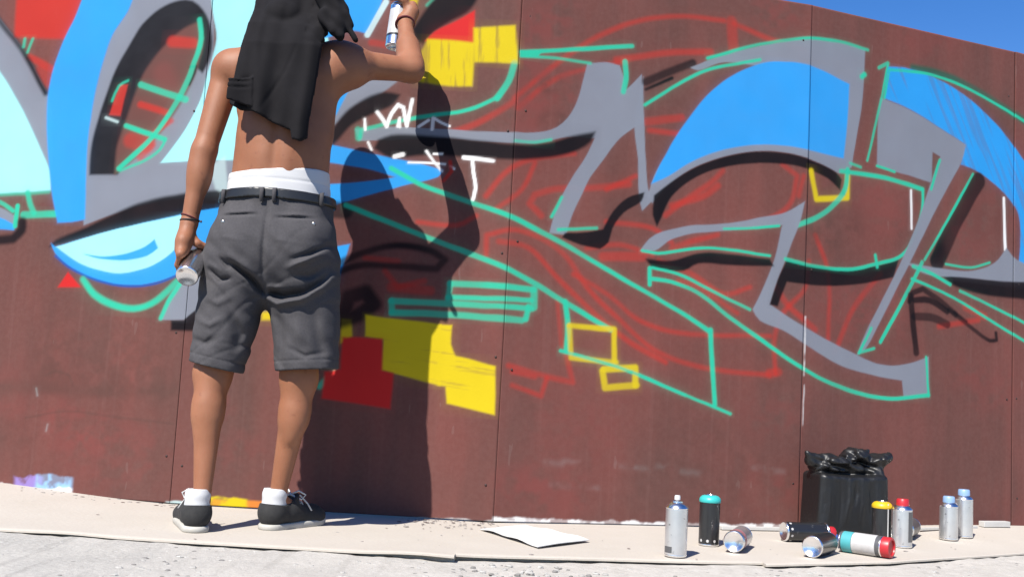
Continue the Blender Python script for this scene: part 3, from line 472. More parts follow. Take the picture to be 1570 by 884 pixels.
 (1, 'green', 0.0102, 0.006, 1, 0, 1, [(1.32, 1.164), (1.285, 1.089)]),
 (0, 'black', 0.0, 0.006, 1, 0, 0, [(1.638, 1.214), (1.572, 1.188), (1.518, 1.131), (1.483, 1.062), (1.421, 1.045), (1.337, 1.034), (1.328, 1.017), (1.399, 0.997), (1.474, 0.989), (1.506, 1.016), (1.519, 1.068), (1.559, 1.13), (1.629, 1.181)]),
 (1, 'green', 0.022, 0.007, 0.95, 0, 1, [(0.93, 0.824), (1.08, 0.825), (1.231, 0.82)]),
 (1, 'green', 0.0241, 0.007, 0.95, 0, 1, [(1.231, 0.82), (1.236, 0.759)]),
 (1, 'green', 0.018, 0.007, 0.95, 0, 1, [(0.93, 0.824), (0.926, 0.768)]),
 (1, 'green', 0.0179, 0.007, 0.95, 0, 1, [(0.926, 0.775), (1.071, 0.778), (1.225, 0.782)]),
 (1, 'green', 0.0199, 0.007, 0.95, 0, 1, [(0.726, 0.75), (0.934, 0.752), (1.227, 0.752)]),
 (1, 'green', 0.0199, 0.007, 0.95, 0, 1, [(0.726, 0.75), (0.73, 0.711)]),
 (1, 'green', 0.0219, 0.0069, 0.95, 0, 1, [(0.731, 0.709), (0.936, 0.713), (1.193, 0.707)]),
 (1, 'green', 0.022, 0.007, 0.95, 0, 1, [(1.207, 0.713), (1.215, 0.758)]),
 (0, 'yellow', 0.0, 0.0072, 1, 2, 0, [(0.637, 0.695), (0.909, 0.677), (0.917, 0.461), (0.705, 0.507), (0.707, 0.613), (0.642, 0.621)]),
 (0, 'yellow', 0.0, 0.0072, 1, 2, 0, [(0.902, 0.676), (0.946, 0.677), (0.945, 0.607), (0.964, 0.567), (0.966, 0.53), (0.906, 0.527)]),
 (0, 'yellow', 0.0, 0.0071, 1, 2, 0, [(0.902, 0.561), (0.968, 0.567), (1.106, 0.54), (1.115, 0.37), (0.944, 0.401), (0.936, 0.46), (0.908, 0.463)]),
 (0, 'brightred', 0.0, 0.0092, 1, 0, 0, [(0.561, 0.614), (0.702, 0.617), (0.71, 0.505), (0.749, 0.498), (0.746, 0.372), (0.503, 0.395), (0.508, 0.487), (0.562, 0.501)]),
 (1, 'yellow', 0.0188, 0.0073, 0.9, 0, 0, [(1.372, 0.699), (1.385, 0.587), (1.557, 0.579)]),
 (1, 'yellow', 0.0189, 0.0074, 0.9, 0, 0, [(1.372, 0.703), (1.544, 0.699), (1.55, 0.578)]),
 (1, 'yellow', 0.0212, 0.0073, 0.95, 0, 0, [(1.506, 0.547), (1.519, 0.487), (1.64, 0.503)]),
 (1, 'yellow', 0.0212, 0.0074, 0.95, 0, 0, [(1.511, 0.552), (1.632, 0.566), (1.635, 0.503)]),
 (1, 'green', 0.0112, 0.0059, 0.8, 0, 1, [(1.344, 0.61), (1.597, 0.555), (1.832, 0.477)]),
 (1, 'black', 0.0276, 0.0094, 1, 0, 1, [(1.624, 1.632), (1.702, 1.675), (1.812, 1.73)]),
 (1, 'black', 0.0125, 0.0063, 1, 0, 1, [(1.626, 1.604), (1.729, 1.661)]),
 (0, 'grey', 0.0, 0.0038, 1, 0, 0, [(1.802, 1.711), (1.913, 1.767), (2.077, 1.832), (2.274, 1.889), (2.46, 1.908), (2.581, 1.9), (2.573, 1.701), (2.545, 1.524), (2.526, 1.413), (2.466, 1.379), (2.348, 1.412), (2.203, 1.431), (2.064, 1.416), (1.929, 1.375), (1.823, 1.323), (1.733, 1.251), (1.671, 1.176), (1.654, 1.203), (1.672, 1.274), (1.715, 1.358), (1.815, 1.52), (1.905, 1.638), (1.998, 1.709), (2.08, 1.757), (1.941, 1.751), (1.834, 1.705)]),
 (0, 'blue', 0.0, 0.0051, 1, 0, 0, [(1.665, 1.249), (1.696, 1.326), (1.752, 1.432), (1.819, 1.539), (1.905, 1.643), (1.998, 1.717), (2.107, 1.771), (2.219, 1.792), (2.336, 1.787), (2.506, 1.747), (2.501, 1.61), (2.486, 1.442), (2.347, 1.451), (2.202, 1.457), (2.063, 1.441), (1.927, 1.402), (1.822, 1.35), (1.732, 1.286)]),
 (0, 'black', 0.0, 0.0063, 1, 0, 0, [(1.675, 1.132), (1.677, 1.206), (1.758, 1.276), (1.849, 1.336), (1.955, 1.383), (2.091, 1.419), (2.231, 1.427), (2.348, 1.41), (2.45, 1.382), (2.479, 1.357), (2.471, 1.314), (2.413, 1.351), (2.318, 1.375), (2.204, 1.385), (2.065, 1.37), (1.93, 1.335), (1.825, 1.281), (1.748, 1.211), (1.71, 1.128), (1.693, 1.092)]),
 (1, 'green', 0.012, 0.0063, 1, 0, 1, [(1.626, 1.544), (1.73, 1.623), (1.861, 1.706), (2.024, 1.762), (2.093, 1.782)]),
 (1, 'green', 0.0113, 0.0066, 1, 0, 1, [(1.873, 1.757), (2.077, 1.839), (2.288, 1.896), (2.46, 1.913), (2.594, 1.902)]),
 (1, 'green', 0.0185, 0.008, 1, 0, 1, [(2.58, 1.799), (2.567, 1.787)]),
 (1, 'green', 0.0113, 0.0066, 1, 0, 1, [(2.519, 1.428), (2.571, 1.419)]),
 (1, 'yellow', 0.0207, 0.0081, 1, 0, 0, [(2.331, 1.371), (2.359, 1.264), (2.507, 1.287), (2.507, 1.374)]),
 (1, 'green', 0.02, 0.0065, 1, 0, 1, [(2.507, 1.4), (2.496, 1.32), (2.447, 1.256), (2.37, 1.196), (2.274, 1.152)]),
 (1, 'green', 0.0171, 0.0066, 1, 0, 1, [(2.475, 1.39), (2.686, 1.392), (2.886, 1.369)]),
 (0, 'grey', 0.0, 0.0045, 1, 0, 0, [(1.632, 0.996), (1.664, 1.043), (1.715, 1.074), (1.829, 1.107), (1.987, 1.132), (2.106, 1.164), (2.224, 1.198), (2.302, 1.247), (2.284, 1.166), (2.235, 1.035), (2.197, 0.931), (2.167, 0.838), (2.308, 0.766), (2.591, 0.664), (2.672, 0.643), (2.754, 0.641), (2.854, 0.66), (2.934, 0.688), (2.941, 0.531), (2.81, 0.512), (2.799, 0.584), (2.657, 0.596), (2.497, 0.625), (2.34, 0.688), (2.225, 0.743), (2.128, 0.773), (2.096, 0.813), (2.127, 0.875), (2.178, 1.004), (2.209, 1.146), (2.129, 1.131), (1.993, 1.105), (1.859, 1.083), (1.755, 1.051), (1.687, 1.001)]),
 (0, 'black', 0.0, 0.0077, 1, 0, 0, [(1.654, 0.967), (1.758, 0.971), (1.863, 1.007), (1.969, 1.014), (2.161, 1.01), (2.178, 0.984), (1.998, 0.972), (1.864, 0.968), (1.807, 0.936), (1.682, 0.933)]),
 (0, 'black', 0.0, 0.0064, 1, 0, 0, [(2.233, 1.014), (2.361, 1.0), (2.518, 1.003), (2.663, 1.032), (2.771, 1.066), (2.746, 0.993), (2.584, 0.952), (2.394, 0.927), (2.236, 0.929), (2.2, 0.833), (2.167, 0.838), (2.197, 0.931)]),
 (1, 'green', 0.0106, 0.0044, 1, 0, 1, [(1.64, 0.997), (1.705, 0.993), (1.783, 1.01), (1.862, 1.026), (1.969, 1.031), (2.16, 1.023)]),
 (1, 'green', 0.0097, 0.0045, 1, 0, 1, [(1.966, 1.108), (2.074, 1.121), (2.195, 1.142)]),
 (1, 'green', 0.0166, 0.0043, 1, 0, 1, [(1.671, 0.934), (1.674, 0.874)]),
 (1, 'green', 0.0105, 0.0044, 1, 0, 1, [(1.682, 0.937), (1.787, 0.922), (1.894, 0.882), (2.003, 0.841), (2.085, 0.812)]),
 (1, 'green', 0.0149, 0.0045, 1, 0, 1, [(1.683, 0.896), (1.762, 0.891), (1.882, 0.851), (2.005, 0.774), (2.172, 0.68), (2.344, 0.591), (2.531, 0.534), (2.725, 0.51), (2.937, 0.533)]),
 (1, 'green', 0.0113, 0.0047, 1, 0, 1, [(2.921, 0.685), (2.937, 0.531)]),
 (1, 'green', 0.0135, 0.0047, 1, 0, 1, [(2.227, 1.016), (2.361, 1.0), (2.518, 1.003), (2.662, 1.04), (2.787, 1.086), (2.856, 1.184), (2.888, 1.282), (2.89, 1.369)]),
 (1, 'green', 0.0135, 0.0047, 1, 0, 1, [(2.652, 1.073), (2.663, 1.027)]),
 (1, 'dkgreen', 0.0283, 0.0141, 0.8, 0, 1, [(2.827, 1.869), (3.002, 1.865), (3.183, 1.827), (3.331, 1.777), (3.561, 1.699)]),
 (0, 'blue', 0.0, 0.0056, 1, 4, 0, [(2.695, 1.852), (2.814, 1.861), (2.978, 1.839), (3.118, 1.794), (3.247, 1.724), (3.333, 1.665), (3.412, 1.591), (3.523, 1.491), (3.64, 1.347), (3.642, 1.061), (3.42, 1.119), (3.427, 1.193), (3.415, 1.324), (3.347, 1.398), (3.239, 1.46), (3.151, 1.491), (3.094, 1.5), (3.107, 1.591), (2.971, 1.64), (2.831, 1.688), (2.682, 1.719)]),
 (0, 'grey', 0.0, 0.0048, 1, 0, 0, [(2.662, 1.718), (2.831, 1.685), (2.971, 1.638), (3.118, 1.586), (3.097, 1.514), (3.052, 1.439), (2.977, 1.32), (2.894, 1.175), (2.812, 1.033), (2.732, 0.894), (2.669, 0.785), (2.607, 0.691), (2.572, 0.67), (2.605, 0.747), (2.683, 0.882), (2.762, 1.02), (2.826, 1.146), (2.878, 1.259), (2.92, 1.373), (2.98, 1.517), (2.938, 1.531), (2.937, 1.402), (2.837, 1.414), (2.652, 1.435), (2.652, 1.579)]),
 (1, 'green', 0.0104, 0.0043, 1, 0, 1, [(2.698, 1.858), (2.662, 1.689), (2.603, 1.45)]),
 (1, 'green', 0.014, 0.0043, 1, 0, 1, [(2.652, 1.839), (2.698, 1.866)]),
 (1, 'green', 0.0093, 0.0043, 1, 0, 1, [(2.706, 1.837), (2.682, 1.719)]),
 (1, 'green', 0.0121, 0.0045, 1, 0, 1, [(2.712, 1.841), (2.897, 1.856), (3.074, 1.84), (3.257, 1.796), (3.561, 1.699)]),
 (1, 'green', 0.0115, 0.0043, 1, 0, 1, [(2.652, 1.435), (2.742, 1.423)]),
 (1, 'green', 0.0117, 0.0044, 1, 0, 1, [(2.977, 1.501), (2.934, 1.375)]),
 (1, 'white', 0.0107, 0.004, 0.9, 0, 1, [(2.828, 1.356), (2.835, 1.201)]),
 (1, 'white', 0.014, 0.0034, 1, 0, 1, [(3.332, 1.385), (3.342, 1.167)]),
 (1, 'black', 0.0712, 0.0086, 1, 0, 1, [(3.188, 1.44), (3.083, 1.283), (2.971, 1.081)]),
 (1, 'green', 0.0117, 0.0041, 1, 0, 1, [(3.159, 1.467), (3.048, 1.293), (2.906, 1.08)]),
 (0, 'black', 0.0, 0.0103, 1, 0, 0, [(2.982, 1.039), (3.123, 1.03), (3.34, 1.034), (3.642, 1.061), (3.642, 0.97), (3.34, 0.962), (3.195, 0.966), (3.053, 0.991)]),
 (0, 'grey', 0.0, 0.0055, 1, 0, 0, [(2.804, 1.059), (2.982, 1.052), (3.158, 1.058), (3.284, 1.106), (3.349, 1.174), (3.405, 1.129), (3.641, 1.089), (3.642, 1.055), (3.34, 1.031), (3.123, 1.027), (2.914, 1.021)]),
 (1, 'green', 0.0094, 0.0044, 1, 0, 1, [(3.016, 1.072), (3.158, 1.072), (3.255, 1.103)]),
 (1, 'green', 0.0138, 0.0043, 1, 0, 1, [(2.845, 1.047), (2.948, 1.025), (3.042, 0.99)]),
 (1, 'green', 0.0118, 0.0044, 1, 0, 1, [(3.095, 0.968), (3.268, 0.92), (3.566, 0.829)]),
 (1, 'green', 0.0117, 0.0043, 1, 0, 1, [(2.84, 0.996), (3.054, 0.94), (3.305, 0.843), (3.566, 0.745)]),
 (1, 'green', 0.0158, 0.0042, 1, 0, 1, [(2.892, 1.068), (2.83, 0.961), (2.687, 0.729)]),
 (1, 'green', 0.0132, 0.0041, 1, 0, 1, [(2.588, 0.682), (2.655, 0.702)]),
 (1, 'green', 0.011, 0.0041, 1, 0, 1, [(2.581, 0.679), (2.64, 0.78)]),
 (1, 'black', 0.0289, 0.0066, 0.9, 0, 1, [(2.834, 0.929), (2.85, 0.817), (2.87, 0.7)]),
 (1, 'black', 0.0239, 0.0067, 0.9, 0, 1, [(2.828, 0.902), (2.847, 0.941), (2.898, 0.959), (2.984, 0.921), (3.072, 0.869)]),
 (1, 'black', 0.0163, 0.0068, 0.9, 0, 1, [(3.037, 0.887), (3.179, 0.812), (3.262, 0.774), (3.299, 0.78), (3.295, 0.809)]),
 (1, 'black', 0.024, 0.0067, 0.9, 0, 1, [(2.855, 0.91), (2.933, 0.916), (3.027, 0.879)]),
 (1, 'black', 0.0292, 0.0066, 0.9, 0, 1, [(2.856, 0.844), (2.951, 0.846), (3.031, 0.825)]),
 (1, 'black', 0.0108, 0.0067, 0.9, 0, 1, [(3.065, 0.879), (3.133, 0.846)]),
 (1, 'white', 0.005, 0.003, 0.7, 3, 1, [(2.321, 0.802), (2.323, 0.577)]),
 (1, 'white', 0.0049, 0.003, 0.6, 3, 1, [(2.324, 0.54), (2.324, 0.355)]),
 (1, 'pale', 0.0047, 0.0058, 0.25, 0, 1, [(-0.504, 0.246), (-0.507, 0.223)]),
 (1, 'pale', 0.0047, 0.0059, 0.25, 0, 1, [(-0.563, 0.372), (-0.555, 0.347)]),
 (1, 'pale', 0.016, 0.0137, 0.06, 3, 1, [(1.307, 0.214), (1.37, 0.209)]),
 (1, 'pale', 0.0161, 0.0138, 0.06, 3, 1, [(1.379, 0.221), (1.443, 0.216)]),
 (1, 'pale', 0.0163, 0.014, 0.06, 3, 1, [(1.577, 0.214), (1.643, 0.209)]),
 (1, 'pale', 0.0163, 0.014, 0.06, 3, 1, [(1.641, 0.207), (1.707, 0.202)]),
 (1, 'pale', 0.0165, 0.0141, 0.06, 3, 1, [(1.729, 0.215), (1.796, 0.21)]),
 (1, 'pale', 0.0166, 0.0142, 0.06, 3, 1, [(1.833, 0.199), (1.901, 0.194)]),
 (1, 'pale', 0.0169, 0.0145, 0.06, 3, 1, [(2.123, 0.223), (2.193, 0.218)]),
 (1, 'pale', 0.0169, 0.0145, 0.06, 3, 1, [(2.177, 0.215), (2.248, 0.211)]),
 (1, 'pale', 0.0161, 0.0138, 0.06, 3, 1, [(1.445, 0.134), (1.509, 0.129)]),
 (1, 'pale', 0.016, 0.0137, 0.06, 3, 1, [(1.335, 0.137), (1.399, 0.132)]),
]
def vnoise(U, W, fu, fv, seed, octv=3):
    r = np.random.default_rng(seed); out = 0; amp = 1; tot = 0
    for o in range(octv):
        g = r.random((97, 97)).astype(np.float32); a = U*fu*2**o+37.3; b = W*fv*2**o+11.7
        i = np.floor(a).astype(int); j = np.floor(b).astype(int); s = a-i; t = b-j; s = s*s*(3-2*s); t = t*t*(3-2*t); i %= 96; j %= 96
        out = out+amp*((g[i, j]*(1-s)+g[i+1, j]*s)*(1-t)+(g[i, j+1]*(1-s)+g[i+1, j+1]*s)*t); tot += amp; amp *= .5
    return out/tot
def curve(pts, closed):
    p = np.array(pts, float); n = len(p)
    if n < 3 and not closed: return p
    def turn(i):
        a = p[i]-p[i-1]; b = p[(i+1) % n]-p[i]; c = a@b/(np.linalg.norm(a)*np.linalg.norm(b)+1e-9); return math.degrees(math.acos(np.clip(c, -1, 1)))
    out = []
    for i in range(n if closed else n-1):
        a, b = p[i], p[(i+1) % n]; L = np.linalg.norm(b-a)
        def tan(k, other):
            if (not closed and k in (0, n-1)) or turn(k) > 42: return b-a
            t = p[(k+1) % n]-p[k-1]; return t/np.linalg.norm(t)*L
        ta, tb = tan(i, 0), tan((i+1) % n, 1); m = max(2, min(8, int(L/.02)))
        for s in np.arange(m)/m: out.append((2*s**3-3*s*s+1)*a+(s**3-2*s*s+s)*ta+(3*s*s-2*s**3)*b+(s**3-s*s)*tb)
    if not closed: out.append(p[-1])
    return np.array(out)
COL = {k: alb(c) for k, c in COL.items()}
PRIMS = [(a[0], COL[a[1]], a[2], a[3], a[4], a[5], curve(a[7], a[0] == 0)) for a in ART]
def paint(us, vs):
    """graffiti cover for a panel: premultiplied rgb + cover"""
    out = np.zeros((len(us), len(vs), 4), np.float32)
    for n, (kind, col, w, soft, op, tex, P) in enumerate(PRIMS):
        mg = w/2+soft*2; i0, i1 = np.searchsorted(us, [P[:, 0].min()-mg, P[:, 0].max()+mg]); j0, j1 = np.searchsorted(vs, [P[:, 1].min()-mg, P[:, 1].max()+mg])
        if i1 <= i0 or j1 <= j0: continue
        U = us[i0:i1, None]; W = vs[None, j0:j1]
        # hand wobble of the can
        wob = .0016; Uw = U+wob*2*(vnoise(U, W, 14, 14, 5, 2)-.5); Ww = W+wob*2*(vnoise(U, W, 14, 14, 6, 2)-.5)
        if kind == 0: d = poly2(Uw, Ww, P)
        else:
            d = None; N = len(P)-1
            for k in range(N):
                a, b = P[k], P[k+1]; e = b-a; t = np.clip(((Uw-a[0])*e[0]+(Ww-a[1])*e[1])/(e@e+1e-12), 0, 1); q = np.sqrt((Uw-a[0]-t*e[0])**2+(Ww-a[1]-t*e[1])**2)
                d = q if d is None else np.minimum(d, q)
            d = d-w*.5*(.86+.3*vnoise(U, W, 7, 7, 100+n % 13, 2))
        a = 1-sstep(-soft*.75, soft*.9, d); halo = .10*np.exp(-np.maximum(d, 0)/(soft*1.6+.003))*(d > -soft)*(tex != 3)*(soft < .02)   # overspray
        a = np.maximum(a, halo*.8)*op
        if tex == 1: a = a*(1-.45*sstep(.56, .74, vnoise(U+W*.06, W, 85, 5, 21))); 
        elif tex == 2: a = a*(1-.28*sstep(.60, .78, vnoise(U, W+U*.10, 5, 75, 22)))
        elif tex == 3: a = a*sstep(.25, .7, vnoise(U, W, 25, 25, 23))
        elif tex == 4: a = a*(1-.26*sstep(.55, .72, vnoise(U+W*.55, W-U*.5, 50, 2.5, 24)))
        else: a = a*(1-.07*vnoise(U, W, 12, 12, 25))
        if kind == 1 and w > .008 and tex == 0: a = a*(.80+.20*sstep(.3, .6, vnoise(U, W, 5, 5, 60+n % 7, 2)))
        cv = np.array(col)[None, None]*(1+.10*(vnoise(U, W, 9, 6, 31)-.5))[..., None]
        S = out[i0:i1, j0:j1]; S *= (1-a)[..., None]; S[..., :3] += cv*a[..., None]; S[..., 3] += a
    # bare and splashed strip along the foot of the boards
    U = us[:, None]; W = vs[None]
    def foot(u0, u1, h, col, seed, rag=.6, z0=0.):
        m = sstep(u0-.012, u0+.012, U+.02*vnoise(U, W, 40, 40, seed+70, 2))*(1-sstep(u1-.012, u1+.012, U)); top = z0+h*(1-rag+rag*2*vnoise(U, W*0, 22, 1, seed, 4))
        a = m*(1-sstep(top-.006, top+.003, W))*sstep(z0-.004, z0+.002, W)*(.35+.65*sstep(.30, .55, vnoise(U, W, 30, 30, seed+50, 3))); S = out; S *= (1-a)[..., None]; S[..., :3] += np.array(col)*a[..., None]; S[..., 3] += a
    foot(1.14, 2.33, .017, COL['white'], 3, .9); foot(1.14, 1.32, .022, COL['white'], 9, .4)
    foot(2.33, 4.7, .013, COL['white'], 4, .9); foot(-1.3, -.385, .024, COL['white'], 5, .5); foot(-.60, -.50, .05, COL['purple'], 6, .5, .012); foot(-.52, -.385, .048, COL['lightblue'], 7, .3, .02); foot(-.47, -.385, .03, COL['white'], 8, .7)
    foot(.09, .42, .028, COL['orange'], 10, .3); foot(.09, .27, .035, COL['yellow'], 11, .3); foot(.0, .10, .012, COL['pale'], 12, .5); foot(.86, 1.13, .006, COL['white'], 13, 1.)
    return out

M_WALL = wall_material()
M_WOOD = mat('raw_timber', (.33, .24, .15), .8, noise=(9, (.24, .17, .10)), bump=(60, .3, .002))
M_SCREW = mat('rusty_screw', (.06, .035, .03), .6, .3)
wall = empty('hoarding_wall', (float(S1[0]), float(S1[1]), 0), 'long brown painted board hoarding covered in half finished blue, grey and green graffiti', 'wall')
rec = None
sv, sf = lathe([(.0042, 0), (.0040, .0012), (.0022, .0020)], 8); screw_me = mesh('screw', sv, sf); screw_me.materials.append(M_SCREW)
def panel(u0, u1, A, ang, dense=True, seed=0):
    L = u1-u0; g = .0009; us = np.arange(u0+g, u1-g+1e-6, .0042 if dense else .05); us[-1] = u1-g; vs = np.append(np.arange(.004, WALL_H-.003, .0042 if dense else .05), WALL_H)
    nu, nv = len(us), len(vs); U, W = np.meshgrid(us, vs, indexing='ij')
    warp = .0065*(vnoise(U+seed, W, 1.3, 1.1, 40+seed, 2)-.5) - .0012*np.exp(-np.minimum(U-u0, u1-U)/.05)*(seed % 2)
    Pt = np.stack([U-u0, warp, W], -1).reshape(-1, 3)
    i = np.arange(nu-1)[:, None]*nv+np.arange(nv-1)[None]; Q = np.stack([i, i+nv, i+nv+1, i+1], -1).reshape(-1, 4)
    rim = np.concatenate([np.arange(nu)*nv, (nu-1)*nv+np.arange(1, nv), (np.arange(nu-2, -1, -1))*nv+nv-1, np.arange(nv-2, 0, -1)])
    B = Pt[rim].copy(); B[:, 1] = TH; nb = len(rim); b0 = len(Pt); k = np.arange(nb); k2 = (k+1) % nb
    c = len(Pt)+nb; mid = np.array([[L/2, TH, WALL_H/2]])
    Q2 = np.stack([rim[k2], rim[k], b0+k, b0+k2], 1); 
    # back: fan of quads through the centre
    V = np.concatenate([Pt, B, mid]); half = np.arange(0, nb-1, 2)
    Q3 = np.stack([b0+(half+2) % nb, b0+half+1, b0+half, np.full(len(half), c)], 1)
    me = quads_mesh('panel', V, np.concatenate([Q, Q2, Q3]), smooth=False)
    col = np.zeros((len(V), 4), np.float32)
    if dense: pc = paint(us, vs).reshape(-1, 4); col[:len(pc)] = pc; col[b0:b0+nb] = pc[rim]
    at = me.color_attributes.new('paint', 'FLOAT_COLOR', 'POINT'); at.data.foreach_set('color', col.ravel())
    sm = np.zeros(len(me.polygons), bool); sm[:len(Q)] = True; me.polygons.foreach_set('use_smooth', sm)
    o = link('panel', me, M_WALL, wall); o.location = (float(A[0]-S1[0]), float(A[1]-S1[1]), 0); o.rotation_euler = (0, 0, math.radians(ang))
    if dense:
        for x in (.03, L-.03):
            for z in (.12, .55, .98, 1.42, 1.86):
                if random.random() < .75:
                    s = link('screw', screw_me, None, o); s.location = (x+random.uniform(-.008, .008), .0005-.0012*math.exp(-.03/.05)*(seed % 2), z+random.uniform(-.05, .05)); s.rotation_euler = (math.pi/2, 0, 0)
    return o
ub = -2.44
for k, (A, a, L) in enumerate(zip(NODES, ANGP, LEN)):
    panel(ub, ub+L, A, a, dense=1 <= k <= 5, seed=k); ub += L
for k, A in enumerate(NODES[:-1]):
    n_ = V3(-math.sin(math.radians(ANGP[k])), math.cos(math.radians(ANGP[k]))); c = A+n_*(TH+.032)-S1
    v = [(x, y, z) for z in (.0, WALL_H-.03) for x, y in ((-.045, -.028), (.045, -.028), (.045, .028), (-.045, .028))]
    me = mesh('post', v, [(3, 2, 1, 0), (4, 5, 6, 7), (0, 1, 5, 4), (1, 2, 6, 5), (2, 3, 7, 6), (3, 0, 4, 7)], False)
    o = link('post', me, M_WOOD, wall); o.location = (float(c[0]), float(c[1]), .003); o.rotation_euler = (0, 0, math.radians(ANGP[k]))

def pave_material():
    mt = mat('pale_screed', (.64, .575, .495), .88, noise=(5, (.69, .625, .545), .25), speck=(70, .70, (.40, .35, .30), .5), bump=(70, .35, .004))
    return mt
M_PAVE = pave_material()
def pavement_mesh():
    xs = np.sort(np.concatenate([np.arange(-3.6, 4.4, .03), [-.117, -.115, .777, .779]])); n = len(xs); ts = np.concatenate([[0, .004], np.linspace(.03, 1, 30)]); V = []
    wob = .016*(vnoise(xs[:, None], xs[:, None]*0, 3, 1, 2, 5)[:, 0]-.5); m = len(ts)
    for i, x in enumerate(xs):
        stp = -.116 < x < .778; yf = front_y(x)+(.035 if stp else 0)+wob[i]; yb = wall_y(x)+.35
        curl = .006*math.exp(-((x+.22)/.12)**2)+.004*math.exp(-((x+1.2)/.10)**2)
        for t in ts:
            y = yf+(yb-yf)*t; z = float(pave_z(x, y))-(.0022 if t == 0 else 0)+.0013*math.sin(3*x+5*y)+curl*math.exp(-t*14); V.append((x, y, z))
    q = [(i*m+j, (i+1)*m+j, (i+1)*m+j+1, i*m+j+1) for i in range(n-1) for j in range(m-1)]
    b = len(V); rim = [i*m for i in range(n)]+[(n-1)*m+j for j in range(1, m)]+[i*m+m-1 for i in range(n-2, -1, -1)]+[j for j in range(m-2, 0, -1)]
    nr = len(rim)
    for dy, z0 in ((0, -.0075), (.03, -.009), (.03, GZ-.02)):
        for r in rim: V.append((V[r][0], V[r][1]+(dy if r % m == 0 else 0), (V[r][2]-.005) if z0 > -.008 else z0+(V[r][2] if z0 > -.01 else 0)))
    for j in range(3):
        lo = rim if j == 0 else [b+(j-1)*nr+k for k in range(nr)]
        for k in range(nr): k2 = (k+1) % nr; q.append((lo[k2], lo[k], b+j*nr+k, b+j*nr+k2))
    return sharp(mesh('pavement', V, q), 30)
link('pavement', pavement_mesh(), M_PAVE, kind='structure', label='thin pale screed pavement strip along the foot of the wall')
M_ABSORBER = mat('absorber_dark', (.055, .054, .052), .9, noise=(40, (.08, .078, .075)), bump=(80, .5, .006))
link('bounce_absorber', mesh('bounce_absorber', [(-80, -9, GZ+.012), (80, -9, GZ+.012), (80, 2.2, GZ+.012), (-80, 2.2, GZ+.012)], [(0, 1, 2, 3)], False), M_ABSORBER, kind='structure', label='unseen dark ground sheet added to cut light bounced into the shadows')  # added dark sheet out of view, keeps ground bounce out of the shadows

# ------------------------------------------------------------------ painter
M_SKIN = mat('tanned_skin', (.345, .134, .067), .58, noise=(9, (.45, .190, .100), .28), bump=(120, .3, .0012), speck=(38, .66, (.26, .085, .05), .35), sss=.10, spec=.35)
M_SHORT = mat('charcoal_cotton', (.076, .072, .077), .92, noise=(160, (.115, .109, .116), .3), bump=(420, .35, .0012), spec=.2)
M_TEE = mat('black_cotton', (.013, .0118, .0135), .95, noise=(30, (.019, .0175, .0195), .3), bump=(400, .3, .001), spec=.15)
M_WHITE = mat('white_cotton', (.78, .78, .79), .9, bump=(300, .3, .001))
M_BELT = mat('black_leather', (.02, .02, .021), .38, bump=(120, .2, .001))
M_CANVAS = mat('black_canvas', (.022, .022, .023), .9, noise=(60, (.035, .034, .034)), bump=(500, .4, .001))
M_RUBBER = mat('off_white_rubber', (.68, .66, .60), .7, noise=(18, (.50, .47, .41), .25))
M_LACE = mat('white_lace', (.8, .8, .79), .85)
M_METAL = mat('button_metal', (.55, .54, .52), .3, .9)
M_CORD = mat('dark_red_cord', (.16, .02, .025), .8)
M_DCORD = mat('dark_cord', (.02, .017, .016), .8)
M_EYE = mat('eye_white', (.7, .68, .66), .3)

ROOT = (-.76, 3.16, 0)
person = empty('person', ROOT, 'shirtless person in charcoal shorts spraying the wall, black shirt over the head', 'person')
def worn(name, me, material, parent=person, **p):
    me.transform(Matrix.Translation((-ROOT[0], -ROOT[1], 0))) if parent is person or parent.type != 'EMPTY' else None
    return link(name, me, material, parent, **p)

RC = .0325
def hand(vol, G, a, W, side, thumb_dir):
    """fist round a can: G centre of grip, a can axis, W wrist"""
    a = a/np.linalg.norm(a); e0 = (W-G)-a*((W-G)@a); e0 /= np.linalg.norm(e0); e1 = np.cross(a, e0)*side
    pt = lambda th, off, rr: G+a*off+rr*(math.cos(math.radians(th))*e0+math.sin(math.radians(th))*e1)
    kn = pt(22, 0, RC+.022); vol.cone(W, kn, .024, .021, .015)
    vol.cone(pt(20, -.026, RC+.018), pt(20, .026, RC+.018), .016, .015, .014)
    vol.cone(W*.45+kn*.55+a*.018, W*.45+kn*.55-a*.018, .020, .020, .02)
    for i, off in enumerate((-.031, -.0105, .010, .029)):
        L = (.93, 1.05, 1., .80)[i]*(1 if thumb_dir < 0 else 1); r = (.0088, .0092, .009, .0078)[i]
        ch = [pt(th, off*(1+.08*j), RC+dr) for j, (th, dr) in enumerate(((28, .016), (28+48*L, .012), (28+88*L, .009), (28+122*L, .0085)))]
        for j in range(3): vol.cone(ch[j], ch[j+1], r*(1-.05*j), r*(.95-.06*j), .0035 if j else .006)
    o = thumb_dir*.022; ch = [W*.55+kn*.45+a*o, pt(-22, o*1.5, RC+.014), pt(-62, o*1.9, RC+.010), pt(-95, o*2.0, RC+.009)]
    for j in range(3): vol.cone(ch[j], ch[j+1], (.015, .0115, .0098)[j], (.0115, .0098, .0082)[j], .006)

SHL, ELL, WRL = V3(-.925, 3.18, 1.398), V3(-.960, 3.13, 1.13), V3(-.983, 3.118, .905)
SHR, ELR, WRR = V3(-.572, 3.205, 1.452), V3(-.368, 3.32, 1.478), V3(-.418, 3.47, 1.695)
AXL = V3(.03, -.82, -.57); AXL /= np.linalg.norm(AXL); BOTL = V3(-.951, 3.036, .736); GL = BOTL-AXL*.090
AXR = V3(-.06, -.12, -1); AXR /= np.linalg.norm(AXR); GR = V3(-.441, 3.502, 1.728)

